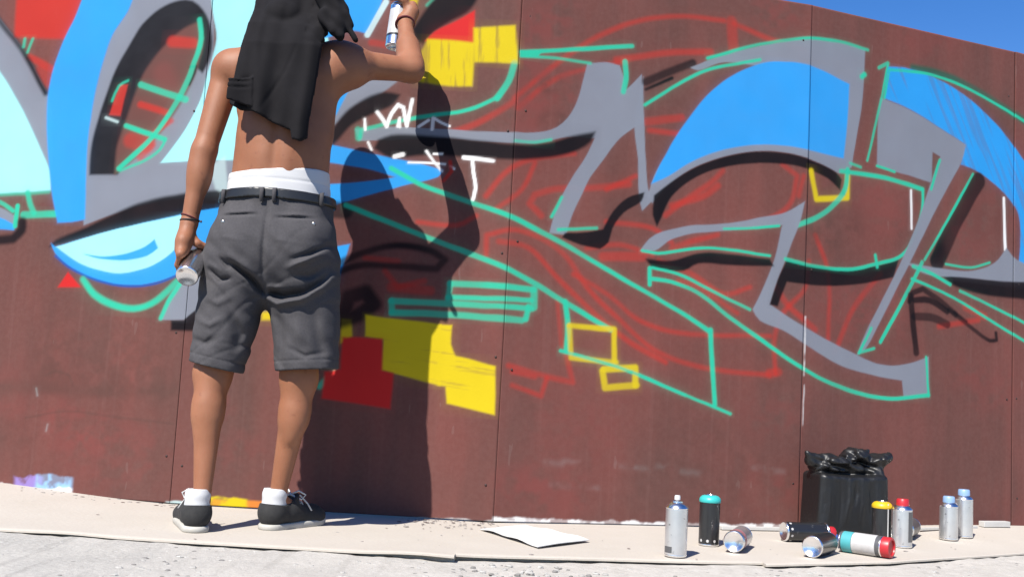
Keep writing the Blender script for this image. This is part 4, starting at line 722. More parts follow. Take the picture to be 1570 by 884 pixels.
def legs(b, k=.03):
    b.cone((-.805, 3.185, .90), (-.885, 3.158, .46), .078, .054, k); b.cone((-.885, 3.155, .46), (-.884, 3.14, .34), .051, .044, k)
    b.cone((-.884, 3.14, .36), (-.873, 3.106, .12), .0435, .0262, .02); b.ell((-.886, 3.118, .35), (.032, .026, .08), .03)
    b.cone((-.665, 3.19, .90), (-.634, 3.20, .46), .078, .054, k); b.cone((-.634, 3.20, .46), (-.640, 3.205, .34), .051, .044, k)
    b.cone((-.640, 3.205, .36), (-.676, 3.232, .12), .0435, .0262, .02); b.ell((-.640, 3.182, .35), (.032, .026, .08), .03)
b = Vol((-1.05, 2.99, .0), (-.30, 3.62, 1.80), .004)
b.cone((-.735, 3.17, .92), (-.733, 3.17, 1.02), .152, .138, .03, fy=.68)
b.cone((-.733, 3.168, 1.03), (-.728, 3.163, 1.16), .132, .128, .04, fy=.70)
b.cone((-.728, 3.163, 1.16), (-.735, 3.168, 1.33), .128, .140, .05, fy=.74)
b.cone((-.90, 3.178, 1.408), (-.60, 3.18, 1.436), .056, .062, .06)
b.cone((-.755, 3.185, 1.43), (-.755, 3.215, 1.52), .105, .058, .06, fy=.75)
b.cone((-.755, 3.215, 1.48), (-.755, 3.27, 1.60), .056, .052, .03)
b.ell((-.75, 3.295, 1.635), (.074, .092, .102), .03); b.ell((-.75, 3.345, 1.575), (.055, .055, .06), .03)      # skull, jaw
b.cone((-.75, 3.390, 1.64), (-.75, 3.408, 1.605), .008, .015, .012); b.cone((-.775, 3.383, 1.565), (-.725, 3.383, 1.565), .008, .008, .01)
for s in (-1, 1): b.ell((-.75+s*.030, 3.378, 1.642), (.014, .012, .009), .01, op='s'); b.ell((-.75+s*.030, 3.372, 1.642), (.012, .012, .012), .004); b.ell((-.75+s*.076, 3.30, 1.625), (.010, .022, .032), .01)
# arms
b.ell(SHL+V3(.006, 0, .0), (.045, .048, .050), .05); b.cone(SHL+V3(0, 0, -.02), ELL, .046, .035, .014); b.cone(ELL, WRL, .036, .0235, .02); b.ell(ELL*.72+WRL*.28, (.036, .038, .07), .02)
b.ell(SHR, (.066, .06, .058), .05); b.cone(SHR, ELR, .049, .038, .05); b.cone(ELR, WRR, .037, .0245, .03); b.cone(ELR*.85+WRR*.15, ELR*.55+WRR*.45, .039, .034, .03)
b.cone((-.62, 3.165, 1.38), (-.622, 3.165, 1.22), .046, .028, .05); b.cone((-.60, 3.175, 1.41), (-.545, 3.20, 1.43), .055, .05, .05); b.cone((-.850, 3.165, 1.37), (-.848, 3.165, 1.28), .040, .025, .03)
legs(b)
# back relief: spine furrow, shoulder blades, lower ribs
b.fold([(-.732, 1.02), (-.730, 1.2), (-.738, 1.42)], .016, -.008, ymax=3.15); b.fold([(-.690, 1.03), (-.688, 1.15)], .022, .004, ymax=3.15); b.fold([(-.775, 1.03), (-.775, 1.15)], .022, .004, ymax=3.15)
b.fold([(-.655, 1.44), (-.645, 1.37), (-.655, 1.30)], .018, .010, ymax=3.15); b.fold([(-.68, 1.43), (-.675, 1.36)], .014, -.005, ymax=3.15)
b.fold([(-.835, 1.42), (-.83, 1.33)], .018, .008, ymax=3.15); b.fold([(-.87, 1.40), (-.868, 1.28)], .010, -.008, ymax=3.15)
for hl, dr in (((-.873, 3.106), (-.36, .93)), ((-.676, 3.232), (.47, .88))):
    b.cone((hl[0], hl[1], .085), (hl[0]+dr[0]*.12, hl[1]+dr[1]*.12, .040), .026, .018, .02)
hand(b, GL, AXL, WRL, 1, -1)
hand(b, GR, AXR, WRR, -1, -1)
body = worn('body', b.mesh('body'), M_SKIN)
for s in (-1, 1):
    v, f = lathe([(.0002, -.0118), (.006, -.0105), (.010, -.006), (.0118, 0), (.010, .006), (.006, .0105), (.0002, .0118)], 12)
    worn('eye', mesh('eye', [(x-.75+s*.030, y+3.3745, z+1.642) for x, y, z in v], f), M_EYE)

# shorts
s = Vol((-1.0, 2.99, .43), (-.47, 3.38, 1.03), .0036)
s.cone((-.735, 3.172, .875), (-.733, 3.17, .975), .190, .170, .03, fy=.72)
s.ell((-.815, 3.10, .845), (.088, .070, .10), .05); s.ell((-.655, 3.105, .85), (.088, .070, .10), .05)
s.cone((-.832, 3.165, .80), (-.886, 3.150, .40), .112, .074, .03); s.cone((-.640, 3.175, .80), (-.603, 3.195, .40), .112, .091, .03)
s.fold([(-.733, .98), (-.734, .86), (-.737, .72)], .007, -.006, ymax=3.17)
s.fold([(-.737, .70), (-.77, .745), (-.815, .775), (-.84, .79)], .009, -.026, ymax=3.17); s.fold([(-.745, .735), (-.785, .775), (-.84, .81)], .014, .010, ymax=3.17)
s.fold([(-.865, .80), (-.83, .765)], .006, -.012, ymax=3.17); s.fold([(-.90, .765), (-.86, .735), (-.83, .74)], .006, -.014, ymax=3.17); s.fold([(-.905, .785), (-.85, .755)], .009, .006, ymax=3.17)
s.fold([(-.730, .695), (-.69, .675), (-.62, .69), (-.565, .73), (-.535, .77)], .011, .024, ymax=3.19); s.fold([(-.725, .712), (-.68, .698), (-.61, .712), (-.555, .755)], .012, -.030, ymax=3.19)
s.fold([(-.66, .78), (-.61, .80), (-.565, .83)], .008, .013, ymax=3.19); s.fold([(-.65, .805), (-.60, .825), (-.55, .86)], .007, -.012, ymax=3.19); s.fold([(-.645, .76), (-.60, .76), (-.555, .80)], .010, -.010, ymax=3.19)
s.fold([(-.745, .70), (-.72, .72), (-.68, .725)], .008, .009, ymax=3.19)
s.fold([(-.93, .62), (-.88, .60), (-.84, .625)], .009, .007, ymax=3.2); s.fold([(-.94, .56), (-.89, .545), (-.85, .57)], .010, -.008, ymax=3.2); s.fold([(-.83, .66), (-.80, .58), (-.81, .52)], .014, -.012, ymax=3.2); s.fold([(-.90, .68), (-.86, .665), (-.82, .69)], .010, .006, ymax=3.2)
s.fold([(-.69, .65), (-.675, .57), (-.68, .50)], .014, -.010, ymax=3.2); s.fold([(-.585, .67), (-.57, .58), (-.55, .51)], .015, -.010, ymax=3.22); s.fold([(-.63, .64), (-.61, .55)], .018, .007, ymax=3.2); s.fold([(-.655, .55), (-.60, .525), (-.55, .54)], .007, -.006, ymax=3.2)
for cx in (-.815, -.655):      # welt pockets
    s.fold([(cx-.055, .925), (cx+.055, .932)], .0045, -.006, ymax=3.17); s.fold([(cx-.055, .934), (cx+.055, .941)], .005, .003, ymax=3.17); s.fold([(cx-.055, .92), (cx-.045, .86), (cx+.03, .85)], .006, .002, ymax=3.17)
sl, (X, Y, Z) = s.sub((-2, -2, -2), (4, 4, 4))
wr = lambda A, B, ph: np.sin(A*X+B*Z+ph+1.8*np.sin(19*X-13*Z+ph)+1.1*np.sin(31*Z+7*Y))
s.D += (.0018*np.maximum(wr(34, 62, .4), 0)**5*(.5+.5*np.sin(13*X+9*Z))+.0018*np.maximum(wr(-40, 58, 2.), 0)**5*(.5+.5*np.sin(11*Z-8*X+1)))*(Z < .9)+0*Y
hz = np.where(X < -.735, .494-.19*(X+.958), .478+.09*(X+.696)); s.D += .0022*np.exp(-((Z-hz-.028)/.0030)**2)+0*Y
s.D += .0022*np.sin(38*Z+21*X+3*np.sin(17*X))*np.sin(29*X-13*Y+2*np.sin(23*Z)) + .0012*np.sin(90*X+40*Z)*np.cos(70*Z-30*Y)
hemz = np.where(X < -.735, .494-.19*(X+.958), .478+.09*(X+.696))+.05*(Y-3.1)*0
s.D = np.maximum(s.D, hemz-Z+0*Y); s.D = np.maximum(s.D, Z-(.992+.02*(X+.735))+0*Y+0*X).astype(np.float32)
s.cone((-.868, 3.155, .57), (-.890, 3.150, .38), .062, .060, .004, op='s'); s.cone((-.618, 3.19, .57), (-.602, 3.196, .38), .070, .074, .004, op='s')
shorts = worn('shorts', s.mesh('shorts'), M_SHORT)
v, f = lathe([(.006, 0), (.006, .0018), (.004, .003)], 14)
def skin_y(vol, x, z):
    col = vol.D[int(round((x-vol.lo[0])/vol.h)), :, int(round((z-vol.lo[2])/vol.h))]; return vol.lo[1]+vol.h*(int(np.argmax(col < 0))-.5)
for cx, cz in ((-.862, .905), (-.598, .915)):
    cy = skin_y(s, cx, cz)
    worn('button', mesh('button', [(x+cx, -z+cy, y+cz) for x, y, z in v], f), M_METAL, shorts)
# boxer waistband, belt
w = Vol((-.97, 2.99, .93), (-.50, 3.36, 1.12), .0036)
w.cone((-.733, 3.170, .94), (-.731, 3.168, 1.10), .164, .150, .02, fy=.72)
sl, (X, Y, Z) = w.sub((-2, -2, -2), (4, 4, 4)); w.D += (.0018*np.sin(55*X+30*Z)*np.sin(26*Z+12*X)+.0016*np.exp(-((Z-1.046)/.003)**2)+0*Y); w.D = np.maximum(np.maximum(w.D, Z-(1.080+.012*np.sin(9*X)+0*Y)), .985-Z+0*X+0*Y).astype(np.float32)
worn('boxer_shorts', w.mesh('boxer_shorts'), M_WHITE)
w = Vol((-.97, 2.99, .93), (-.50, 3.36, 1.05), .0034)
w.cone((-.733, 3.171, .95), (-.733, 3.170, 1.05), .184, .172, .02, fy=.725)
sl, (X, Y, Z) = w.sub((-2, -2, -2), (4, 4, 4)); t = .998+.02*(X+.735)+.004*np.sin(14*X); w.D = np.maximum(np.maximum(w.D, Z-t-.014+0*Y), t-.016-Z+0*Y).astype(np.float32)
belt = worn('belt', w.mesh('belt'), M_BELT)
for ax in (-.752, -.715, -.88, -.585):
    def yb(x): q = (x+.733)/.180; return 3.170-.180*.725*math.sqrt(max(0, 1-q*q))
    y0 = yb(ax)-.0035; vv = []
    for z, dy in ((.972, .006), (.980, -.003), (.998, -.0045), (1.010, -.003), (1.014, .006)):
        for x in (-.0055, .0055): vv.append((ax+x, y0+dy, z+.02*(ax+.735)))
    for z, dy in ((.972, .010), (.980, .004), (.998, .002), (1.010, .004), (1.014, .010)):
        for x in (-.0055, .0055): vv.append((ax+x, y0+dy, z+.02*(ax+.735)))
    ff = [(2*i, 2*i+1, 2*i+3, 2*i+2) for i in range(4)]+[(10+2*i+2, 10+2*i+3, 10+2*i+1, 10+2*i) for i in range(4)]+[(2*i, 2*i+2, 12+2*i, 10+2*i) for i in range(4)]+[(11+2*i, 13+2*i, 2*i+3, 2*i+1) for i in range(4)]
    worn('belt_loop', mesh('belt_loop', vv, ff), M_SHORT, shorts)
# shirt worn over the head, hanging down the back
t_ = Vol((-.93, 2.97, 1.11), (-.48, 3.45, 1.79), .004)
t_.ell((-.75, 3.29, 1.632), (.090, .112, .125), .01); t_.cone((-.76, 3.21, 1.62), (-.75, 3.13, 1.56), .085, .06, .05)
OUT = [(-.835, 1.72), (-.68, 1.74), (-.615, 1.66), (-.603, 1.58), (-.612, 1.45), (-.622, 1.30), (-.630, 1.165), (-.645, 1.150), (-.672, 1.158), (-.678, 1.185), (-.73, 1.205), (-.80, 1.238), (-.835, 1.240), (-.872, 1.262), (-.868, 1.30), (-.852, 1.42), (-.838, 1.56), (-.845, 1.64)]
def drape(x, y, z):
    c = np.interp(z, [1.1, 1.2, 1.35, 1.45, 1.52, 1.58, 1.66, 1.74], [3.020, 3.022, 3.030, 3.042, 3.075, 3.125, 3.17, 3.20])+0*x
    u = x+.74; hang = np.clip((1.62-z)/.4, 0, 1)
    c = c-hang*(.010*np.sin(52*u+2.2*z+1)+.006*np.sin(95*u-6*z))+.020*np.clip((np.abs(u)-.09)/.04, 0, 1)**2-.004*np.sin(30*z+18*u)
    c = c-.012*sstep(.0, .02, -(u+.045+.10*(z-1.3)))*sstep(1.36, 1.27, z)*0
    d2 = poly2(x+0*z, z+0*x, OUT); return np.maximum(np.abs(y-c)-.0105, d2)
t_.put(drape, (-.90, 2.98, 1.13), (-.58, 3.25, 1.75), .012)
# layered folds of the hem, sleeve bunch at the right
def flap(x, y, z):
    c = 3.006+.03*(x+.81)+.006*np.sin(60*x)+0*z; return np.maximum(np.abs(y-c)-.006, poly2(x+0*z, z+0*x, [(-.866, 1.325), (-.800, 1.335), (-.792, 1.245), (-.868, 1.262)]))
t_.put(flap, (-.87, 2.99, 1.24), (-.78, 3.02, 1.34), .006)
for z in (1.30, 1.318, 1.332): t_.fold([(-.868, z-.004), (-.80, z+.004)], .0035, -.004, ymax=3.02)
t_.fold([(-.77, 1.24), (-.71, 1.36), (-.68, 1.45)], .006, -.004, ymax=3.04); t_.fold([(-.795, 1.62), (-.80, 1.45), (-.79, 1.30)], .012, .007, ymax=3.2); t_.fold([(-.66, 1.62), (-.655, 1.4), (-.66, 1.20)], .016, -.004, ymax=3.2); t_.fold([(-.725, 1.62), (-.74, 1.5)], .012, -.003, ymax=3.2)
for a_, b_, ra, rb in (((-.64, 3.14, 1.67), (-.575, 3.085, 1.53), .036, .026), ((-.60, 3.10, 1.62), (-.560, 3.072, 1.497), .030, .016), ((-.60, 3.12, 1.64), (-.540, 3.09, 1.535), .028, .014), ((-.555, 3.09, 1.56), (-.518, 3.085, 1.490), .016, .007), ((-.62, 3.08, 1.56), (-.585, 3.066, 1.505), .018, .012)): t_.cone(a_, b_, ra, rb, .010)
sl, (X, Y, Z) = t_.sub((-.66, 2.9, 1.47), (-.45, 3.3, 1.79)); t_.D[sl] += .004*np.sin(110*X+60*Z)*np.cos(80*Z+50*Y)
t_.put(lambda x, y, z: 3.365-y+0*x+0*z+.10*(z-1.6)-.0, (-.9, 3.34, 1.4), (-.6, 3.5, 1.8), .01, op='s') if False else None
sl, (X, Y, Z) = t_.sub((-2, -2, -2), (4, 4, 4)); t_.D = np.maximum(t_.D, Y-(3.335-.35*(1.70-Z))+0*X).astype(np.float32)
worn('shirt', t_.mesh('shirt'), M_TEE, label='black shirt pulled over the head and hanging down the back')

# shoes and socks
def foot(hx, hy, dx, dy, mirror):
    L = math.hypot(dx, dy); dx /= L; dy /= L; M4 = Matrix(((dx, -dy*mirror, 0, hx), (dy, dx*mirror, 0, hy), (0, 0, 1, 0), (0, 0, 0, 1)))
    M4 = Matrix.Translation((-ROOT[0], -ROOT[1], 0)) @ M4
    k = Vol((-.02, -.07, 0), (.30, .07, .15), .0028)
    k.cone((.040, 0, .045), (.10, 0, .048), .040, .038, .02); k.cone((.10, 0, .045), (.215, .006, .026), .035, .040, .03, fy=1.08); k.ell((.225, .005, .030), (.045, .044, .026), .02)
    k.cone((.042, 0, .06), (.046, 0, .095), .0405, .0400, .02); k.cone((.10, 0, .065), (.125, .002, .094), .030, .024, .02)
    sl, (X, Y, Z) = k.sub((-1, -1, -1), (1, 1, 1)); top = np.where(X < .085, .075+.10*np.abs(X-.05), .0785+(X-.085)*.45); k.D = np.maximum(np.maximum(k.D, .012-Z+0*X+0*Y), Z-top+0*Y).astype(np.float32)
    me = k.mesh('shoe')
    if mirror < 0: me.flip_normals()
    me.transform(M4); sh = link('shoe', me, M_CANVAS, person)
    n = 56; pr = []
    for i in range(n):
        a = 2*math.pi*i/n; cx, r = (.040, .039) if math.cos(a) < 0 else (.222, .048); pr.append((cx+r*math.cos(a)*(1.05 if math.cos(a) > 0 else 1), (.005 if math.cos(a) > 0 else 0)+r*math.sin(a)*.98))
    v = []; f = []
    for z, e in ((0, -.003), (.003, 0), (.010, .0012), (.0150, 0), (.0180, -.003)):
        for x, y in pr: q = math.hypot(x-.13, y); v.append((x+(x-.13)/q*e, y+y/q*e, z+.010*max(0, (x-.20)/.07)**2))
    for j in range(4):
        for i in range(n): f.append((j*n+i, j*n+(i+1) % n, (j+1)*n+(i+1) % n, (j+1)*n+i))
    f += [tuple(range(n-1, -1, -1)), tuple(range(4*n, 5*n))]
    me = mesh('sole', v, f)
    if mirror < 0: me.flip_normals()
    me.transform(M4); link('sole', me, M_RUBBER, sh)
    ps = []
    for i in range(5):
        x = .118+i*.019; zt = .094-i*.0105; ps.append(tube([(x-.004, -.026, zt-.012), (x, -.013, zt+.002), (x+.002, 0, zt+.006), (x+.004, .013, zt+.002), (x, .026, zt-.012)], .0032, 6))
    for sgn in (-1, 1): ps.append(tube([(.122, 0, .100), (.135, sgn*.020, .112), (.150, sgn*.036, .100), (.140, sgn*.030, .086), (.124, 0, .098)], .0028, 6)); ps.append(tube([(.122, 0, .098), (.150, sgn*.016, .096), (.172, sgn*.03, .070), (.178, sgn*.042, .05)], .0026, 6))
    me = mesh('laces', *join(ps)); me.transform(M4); link('laces', me, M_LACE, sh)
    c = Vol((-.02, -.07, .03), (.16, .07, .18), .003); c.cone((.043, 0, .05), (.046, 0, .17), .0345, .0335, .01); c.cone((.046, 0, .090), (.095, 0, .070), .030, .025, .02)
    sl, (X, Y, Z) = c.sub((-1, -1, -1), (1, 1, 1)); c.D += .0012*np.sin(160*Z)+0*X+0*Y; c.D = np.maximum(c.D, Z-.122+.05*(X-.05)+0*Y).astype(np.float32)
    me = c.mesh('sock')
    if mirror < 0: me.flip_normals()
    me.transform(M4); link('sock', me, M_WHITE, person)
foot(-.868, 3.060, -.36, .93, 1); foot(-.708, 3.188, .46, .89, -1)
def ring(c, ax, r, tr, name, material, tilt=0):
    q = Vector(ax).to_track_quat('Z', 'Y'); pts = [Vector(c)+q @ Vector((r*math.cos(a)*1.05, r*math.sin(a), tilt*math.sin(a))) for a in np.linspace(0, 2*math.pi, 28, endpoint=False)]
    worn(name, mesh(name, *tube(pts, tr, 8, True)), material)
ring(WRL+(ELL-WRL)*.04, WRL-ELL, .0268, .0026, 'bracelet', M_DCORD, .004); ring(WRL+(ELL-WRL)*.075, WRL-ELL, .0272, .0019, 'bracelet', M_CORD, -.006)
ring(WRR+(ELR-WRR)*.07, WRR-ELR, .0295, .0040, 'bracelet', M_CORD, .004)

# ------------------------------------------------------------------ spray cans
M_TIN = mat('bare_tin', (1.3, 1.3, 1.32), .24, 1.0, bump=(30, .05, .002)); M_SILVER = mat('silver_print', (1.1, 1.1, 1.1), .30, .80, noise=(8, (.9, .9, .92)), speck=(60, .68, (.25, .24, .25), .7))
M_CBLACK = mat('black_print', (.022, .022, .024), .30, coat=.2, speck=(90, .68, (.35, .34, .33), .6)); M_CGREY = mat('dark_grey_print', (.12, .12, .125), .35); M_CWHITE = mat('white_print', (.72, .71, .70), .4, noise=(25, (.60, .58, .57)))
M_CAPC = mat('turquoise_plastic', (.05, .58, .55), .4); M_CAPR = mat('red_plastic', (.62, .025, .035), .4); M_CAPY = mat('yellow_plastic', (.85, .55, .015), .4); M_CAPB = mat('pale_blue_plastic', (.32, .50, .78), .4); M_BLUE = mat('blue_plastic', (.05, .16, .55), .4); M_NOZ = mat('white_plastic', (.8, .8, .8), .4); M_TEAL = mat('teal_print', (.10, .48, .52), .4); M_PINK = mat('pink_print', (.55, .22, .24), .4)
H = .150
P_BASE = [(.0001, .010), (.012, .009), (.022, .005), (.0275, .001), (.0300, 0), (.0322, .0015), (.0331, .004), (.0325, .0065)]
def shared(name, prof, material, n=36, close=True, ang=40):
    me = sharp(mesh(name, *lathe(prof, n, close)), ang); me.materials.append(material); return me
def can(loc, label, body, cap=None, axis=None, spin=0, h=H, nozzle=M_NOZ, extra=None, ring_mat=M_TIN):
    o = empty('spray_can', loc, label, 'spray can', 'spray cans')
    if axis is not None: o.rotation_mode = 'QUATERNION'; o.rotation_quaternion = Vector(axis).to_track_quat('Z', 'X') @ Matrix.Rotation(spin, 3, 'Z').to_quaternion()
    else: o.rotation_euler = (0, 0, spin)
    link('body', shared('body', [(.0325, .0065), (.0325, h-.004), (.0322, h)], body, close=False), None, o)
    link('base', shared('base', P_BASE, ring_mat, close=False), None, o)
    link('dome', shared('dome', [(.0322, h), (.0332, h+.002), (.0322, h+.0045), (.028, h+.011), (.020, h+.0165), (.0165, h+.018), (.0160, h+.0215), (.0135, h+.022), (.012, h+.019), (.0045, h+.019)], M_TIN), None, o)
    if cap is None or cap[0] == 'nozzle':
        nm = nozzle if cap is None else cap[1]
        v, f = lathe([(.0040, h+.018), (.0040, h+.025), (.0088, h+.0255), (.0090, h+.034), (.0075, h+.0385), (.0003, h+.0392)], 20); link('nozzle', sharp(mesh('nozzle', v, f)), nm, o)
    elif cap[0] == 'low':      # wide low lid snapped on the shoulder
        link('cap', shared('cap', [(.0335, h-.002), (.0345, h), (.0345, h+.006), (.0325, h+.012), (.026, h+.018), (.018, h+.0205), (.0003, h+.021)], cap[1]), None, o)
    elif cap[0] == 'tall':
        link('cap', shared('cap', [(.0300, h-.001), (.0322, h+.001), (.0318, h+.028), (.030, h+.031), (.024, h+.0315), (.0230, h+.0270), (.0003, h+.0265)], cap[1]), None, o)
    elif cap[0] == 'small':
        link('cap', shared('cap', [(.021, h+.010), (.0215, h+.014), (.0205, h+.034), (.018, h+.0375), (.0003, h+.038)], cap[1]), None, o)
    for z0, z1, mm, a0, a1 in (extra or []):
        n = 24; v = []; f = []
        for i in range(n+1):
            a = a0+(a1-a0)*i/n
            for z in (z0, z1): v.append((.0331*math.cos(a), .0331*math.sin(a), z))
        link('label_band', mesh('label_band', v, [(2*i, 2*i+2, 2*i+3, 2*i+1) for i in range(n)]), mm, o)
    return o
def dots(o):
    for k in range(9):
        a = 2*math.pi*k/9; v = [(.0003+.0331*math.cos(a+.13*math.cos(t)), .0331*math.sin(a+.13*math.cos(t)), .017+.0045*math.sin(t)) for t in np.linspace(0, 2*math.pi, 12, endpoint=False)]
        link('printed_dot', mesh('printed_dot', v, [tuple(range(12))], False), M_CWHITE, o)
def zp(x, y): return float(pave_z(x, y))+.0012
def stand(x, y, *a, **k): return can((x, y, zp(x, y)), *a, **k)
def lie(x, y, yaw, *a, **k):
    """lying can: x, y under the base end, axis points from base to cap"""
    ax = (math.cos(math.radians(yaw)), math.sin(math.radians(yaw)), 0); return can((x, y, zp(x, y)+.0335), *a, axis=ax, **k)
T = 2*math.pi
stand(.522, 3.125, 'silver spray can standing without a cap, white nozzle showing', M_SILVER, None, spin=.3, h=.138, extra=[(.012, .03, M_CGREY, 3.0, 3.9)])
c = stand(.673, 3.40, 'black spray can with turquoise lid and white dots round its foot', M_CBLACK, ('low', M_CAPC), spin=.2, h=.138); dots(c)
lie(.723, 3.262, 68, 'silver spray can lying with its hollow base outwards beside the turquoise lidded one', M_SILVER, None, spin=1, extra=[(.02, .05, M_PINK, 0, T)])
c = lie(.965, 3.60, 12, 'black spray can with red nozzle cap lying on its side against the bag', M_CBLACK, ('small', M_CAPR), spin=.5); dots(c)
lie(.958, 3.243, 55, 'dark spray can lying with its bare concave tin base outwards in front of the bag', M_CBLACK, ('nozzle', M_NOZ), spin=.7)
lie(1.105, 3.425, -42, 'spray can with red lid and white and teal label lying in front of the bag', M_CGREY, ('tall', M_CAPR), spin=0, h=.135, extra=[(.046, .122, M_CWHITE, 0, T), (.012, .045, M_TEAL, 0, 1.25*math.pi)])
stand(1.318, 3.655, 'dark spray can with yellow lid standing against the bag', M_CBLACK, ('low', M_CAPY), spin=.4, h=.124, extra=[(.02, .14, M_CWHITE, 4.55, 4.70)])
stand(1.372, 3.61, 'silver spray can with red cap standing beside the yellow lidded one', M_SILVER, ('small', M_CAPR), spin=.4, h=.124, extra=[(.02, .12, M_CGREY, 4.6, 5.6)])
lie(1.452, 3.80, 60, 'dark spray can lying half hidden behind the red capped silver one', M_CGREY, None)
stand(1.639, 3.868, 'silver spray can with pale blue nozzle cap standing apart with a taller twin', M_SILVER, ('small', M_CAPB), spin=.4, h=.118)
stand(1.732, 3.955, 'taller silver spray can with blue cap behind its twin', M_SILVER, ('small', M_CAPB), spin=2, h=.138)
# the cans in the painter's hands
def held(base, a, *ar, **k): return can(tuple(base), *ar, axis=tuple(-a), **k)
held(BOTL, AXL, 'tin spray can hanging in the lowered hand, hollow base showing', M_TIN, None, spin=1)
held(GR+AXR*.125, AXR, 'white labelled spray can raised to the wall in the lifted hand', M_TIN, None, extra=[(.042, .135, M_CWHITE, 0, T), (.034, .042, M_CBLACK, 0, T)])
# loose caps
v, f = lathe([(.014, 0), (.0145, .002), (.0135, .018), (.012, .020), (.0003, .0202)], 20)
o = link('loose_cap', sharp(mesh('loose_cap', v, f)), M_BLUE, label='small blue cap lying on the pavement by the bag', category='cap', group='loose caps'); o.location = (1.168, 3.70, zp(1.168, 3.70)); o.rotation_euler = (0, 0, .3)
v, f = lathe([(.010, 0), (.0105, .002), (.0095, .012), (.0003, .0135)], 18)
o = link('loose_cap', sharp(mesh('loose_cap', v, f)), M_NOZ, label='small white nozzle cap lying on the pavement by the bag', category='cap', group='loose caps'); o.location = (1.135, 3.735, zp(1.135, 3.735))

# ------------------------------------------------------------------ black plastic bag
M_BAG = mat('black_polythene', (.012, .012, .013), .44, bump=(34, .35, .006), spec=.45)
g = Vol((-.20, -.13, 0), (.20, .13, .36), .0036)
def box(x, y, z):
    wd = .145-.010*(z/.22)+0*x; qx = np.abs(x)-(wd-.025); qy = np.abs(y)-(.085-.025); qz = np.abs(z-.112)-(.112-.02)
    return np.sqrt(np.maximum(qx, 0)**2+np.maximum(qy, 0)**2+np.maximum(qz, 0)**2)+np.minimum(np.maximum(np.maximum(qx, qy), qz), 0)-.022
g.put(box, (-.16, -.1, 0), (.16, .1, .24), .02)
g.cone((-.150, -.02, .262), (.02, -.02, .235), .022, .045, .02); g.cone((-.10, .0, .235), (.085, .0, .240), .040, .045, .02); g.cone((-.165, -.03, .285), (-.06, -.02, .245), .010, .035, .015)
g.ell((.035, -.01, .278), (.055, .05, .036), .015); g.ell((.115, -.01, .268), (.040, .045, .028), .012); g.cone((.10, -.03, .225), (.13, .02, .215), .03, .03, .02)
g.cone((.02, -.05, .285), (.075, -.03, .305), .014, .008, .008); g.cone((.09, -.05, .262), (.16, -.02, .285), .012, .016, .008); g.cone((-.08, -.06, .262), (-.02, -.05, .275), .012, .010, .008)
for x0, x1, z0, z1, w_, am in ((-.10, -.105, .20, .04, .010, .006), (-.02, -.035, .21, .05, .010, .010), (.0, -.005, .20, .10, .008, -.010), (.03, .02, .21, .03, .011, .009), (.055, .06, .20, .06, .009, -.011), (.085, .08, .21, .02, .010, .010), (-.06, -.065, .20, .03, .012, -.008), (.115, .118, .20, .03, .008, -.007), (-.125, -.128, .2, .03, .009, -.006)):
    g.fold([(x0, z0), ((x0+x1)/2+.006, (z0+z1)/2), (x1, z1)], w_*.8, am*.55, ymax=0)
for p_, am in (([(-.15, .27), (-.06, .245), (.03, .225)], -.012), ([(-.12, .245), (-.02, .262), (.06, .29)], .012), ([(.0, .30), (.03, .265), (.10, .24)], -.014), ([(.06, .26), (.11, .28), (.15, .275)], .010), ([(-.05, .285), (.0, .262), (.05, .26)], -.012), ([(-.14, .222), (-.02, .218), (.12, .222)], -.014)): g.fold(p_, .009, am)
sl, (X, Y, Z) = g.sub((-1, -1, -1), (1, 1, 1)); tp = np.clip((Z-.19)/.05, .05, 1); g.D += tp*(.0028*np.abs(np.sin(55*X+30*Y+40*Z+2*np.sin(40*Z)))*np.sign(np.sin(31*X-22*Z+9*Y))+.003*np.sin(130*X+70*Z)*np.sin(90*Y+50*X)); g.D = np.maximum(g.D, .0005-Z+0*X+0*Y).astype(np.float32)
bag = link('plastic_bag', g.mesh('plastic_bag'), M_BAG, label='full black plastic bag with crumpled folded top standing against the wall', category='bag'); bag.location = (1.262, 3.885, zp(1.262, 3.885)); bag.rotation_euler = (0, 0, math.radians(10))

# ------------------------------------------------------------------ paper, boards, litter
M_PAPER = mat('white_paper', (.95, .94, .92), .8, noise=(6, (.84, .83, .81)), speck=(40, .72, (.15, .45, .55), .6)); M_BOARD = mat('whitewashed_board', (.76, .75, .72), .7, noise=(12, (.58, .56, .53), .3))
def sheet(name, quad, lift, label, cat, n=12):
    q = [V3(*p) for p in quad]; vt = []
    for i in range(n+1):
        for j in range(n+1):
            s_, t__ = i/n, j/n; p = (q[0]*(1-s_)+q[1]*s_)*(1-t__)+(q[3]*(1-s_)+q[2]*s_)*t__; vt.append((p[0], p[1], zp(p[0], p[1])+.0015+lift(s_, t__)))
    f = [(i*(n+1)+j, (i+1)*(n+1)+j, (i+1)*(n+1)+j+1, i*(n+1)+j+1) for i in range(n) for j in range(n)]
    k = len(vt); vt2 = vt+[(x, y, z+.0022) for x, y, z in vt]; f2 = [tuple(reversed(a)) for a in f]+[tuple(i+k for i in a) for a in f]
    rim = [i*(n+1) for i in range(n+1)]+[n*(n+1)+j for j in range(1, n+1)]+[i*(n+1)+n for i in range(n-1, -1, -1)]+[j for j in range(n-1, 0, -1)]
    f2 += [(rim[a], rim[(a+1) % len(rim)], rim[(a+1) % len(rim)]+k, rim[a]+k) for a in range(len(rim))]
    return link(name, sharp(mesh(name, vt2, f2)), M_PAPER, label=label, category=cat)
sheet('paper_sheet', [(-.062, 3.47), (.118, 3.125), (.285, 3.33), (.09, 3.60)], lambda a, b: .004*math.sin(3*a)+.006*max(0, b-.5)**2+.004*math.sin(7*a+2*b)**2, 'large white paper sheet lying flat on the pavement near the wall', 'paper')
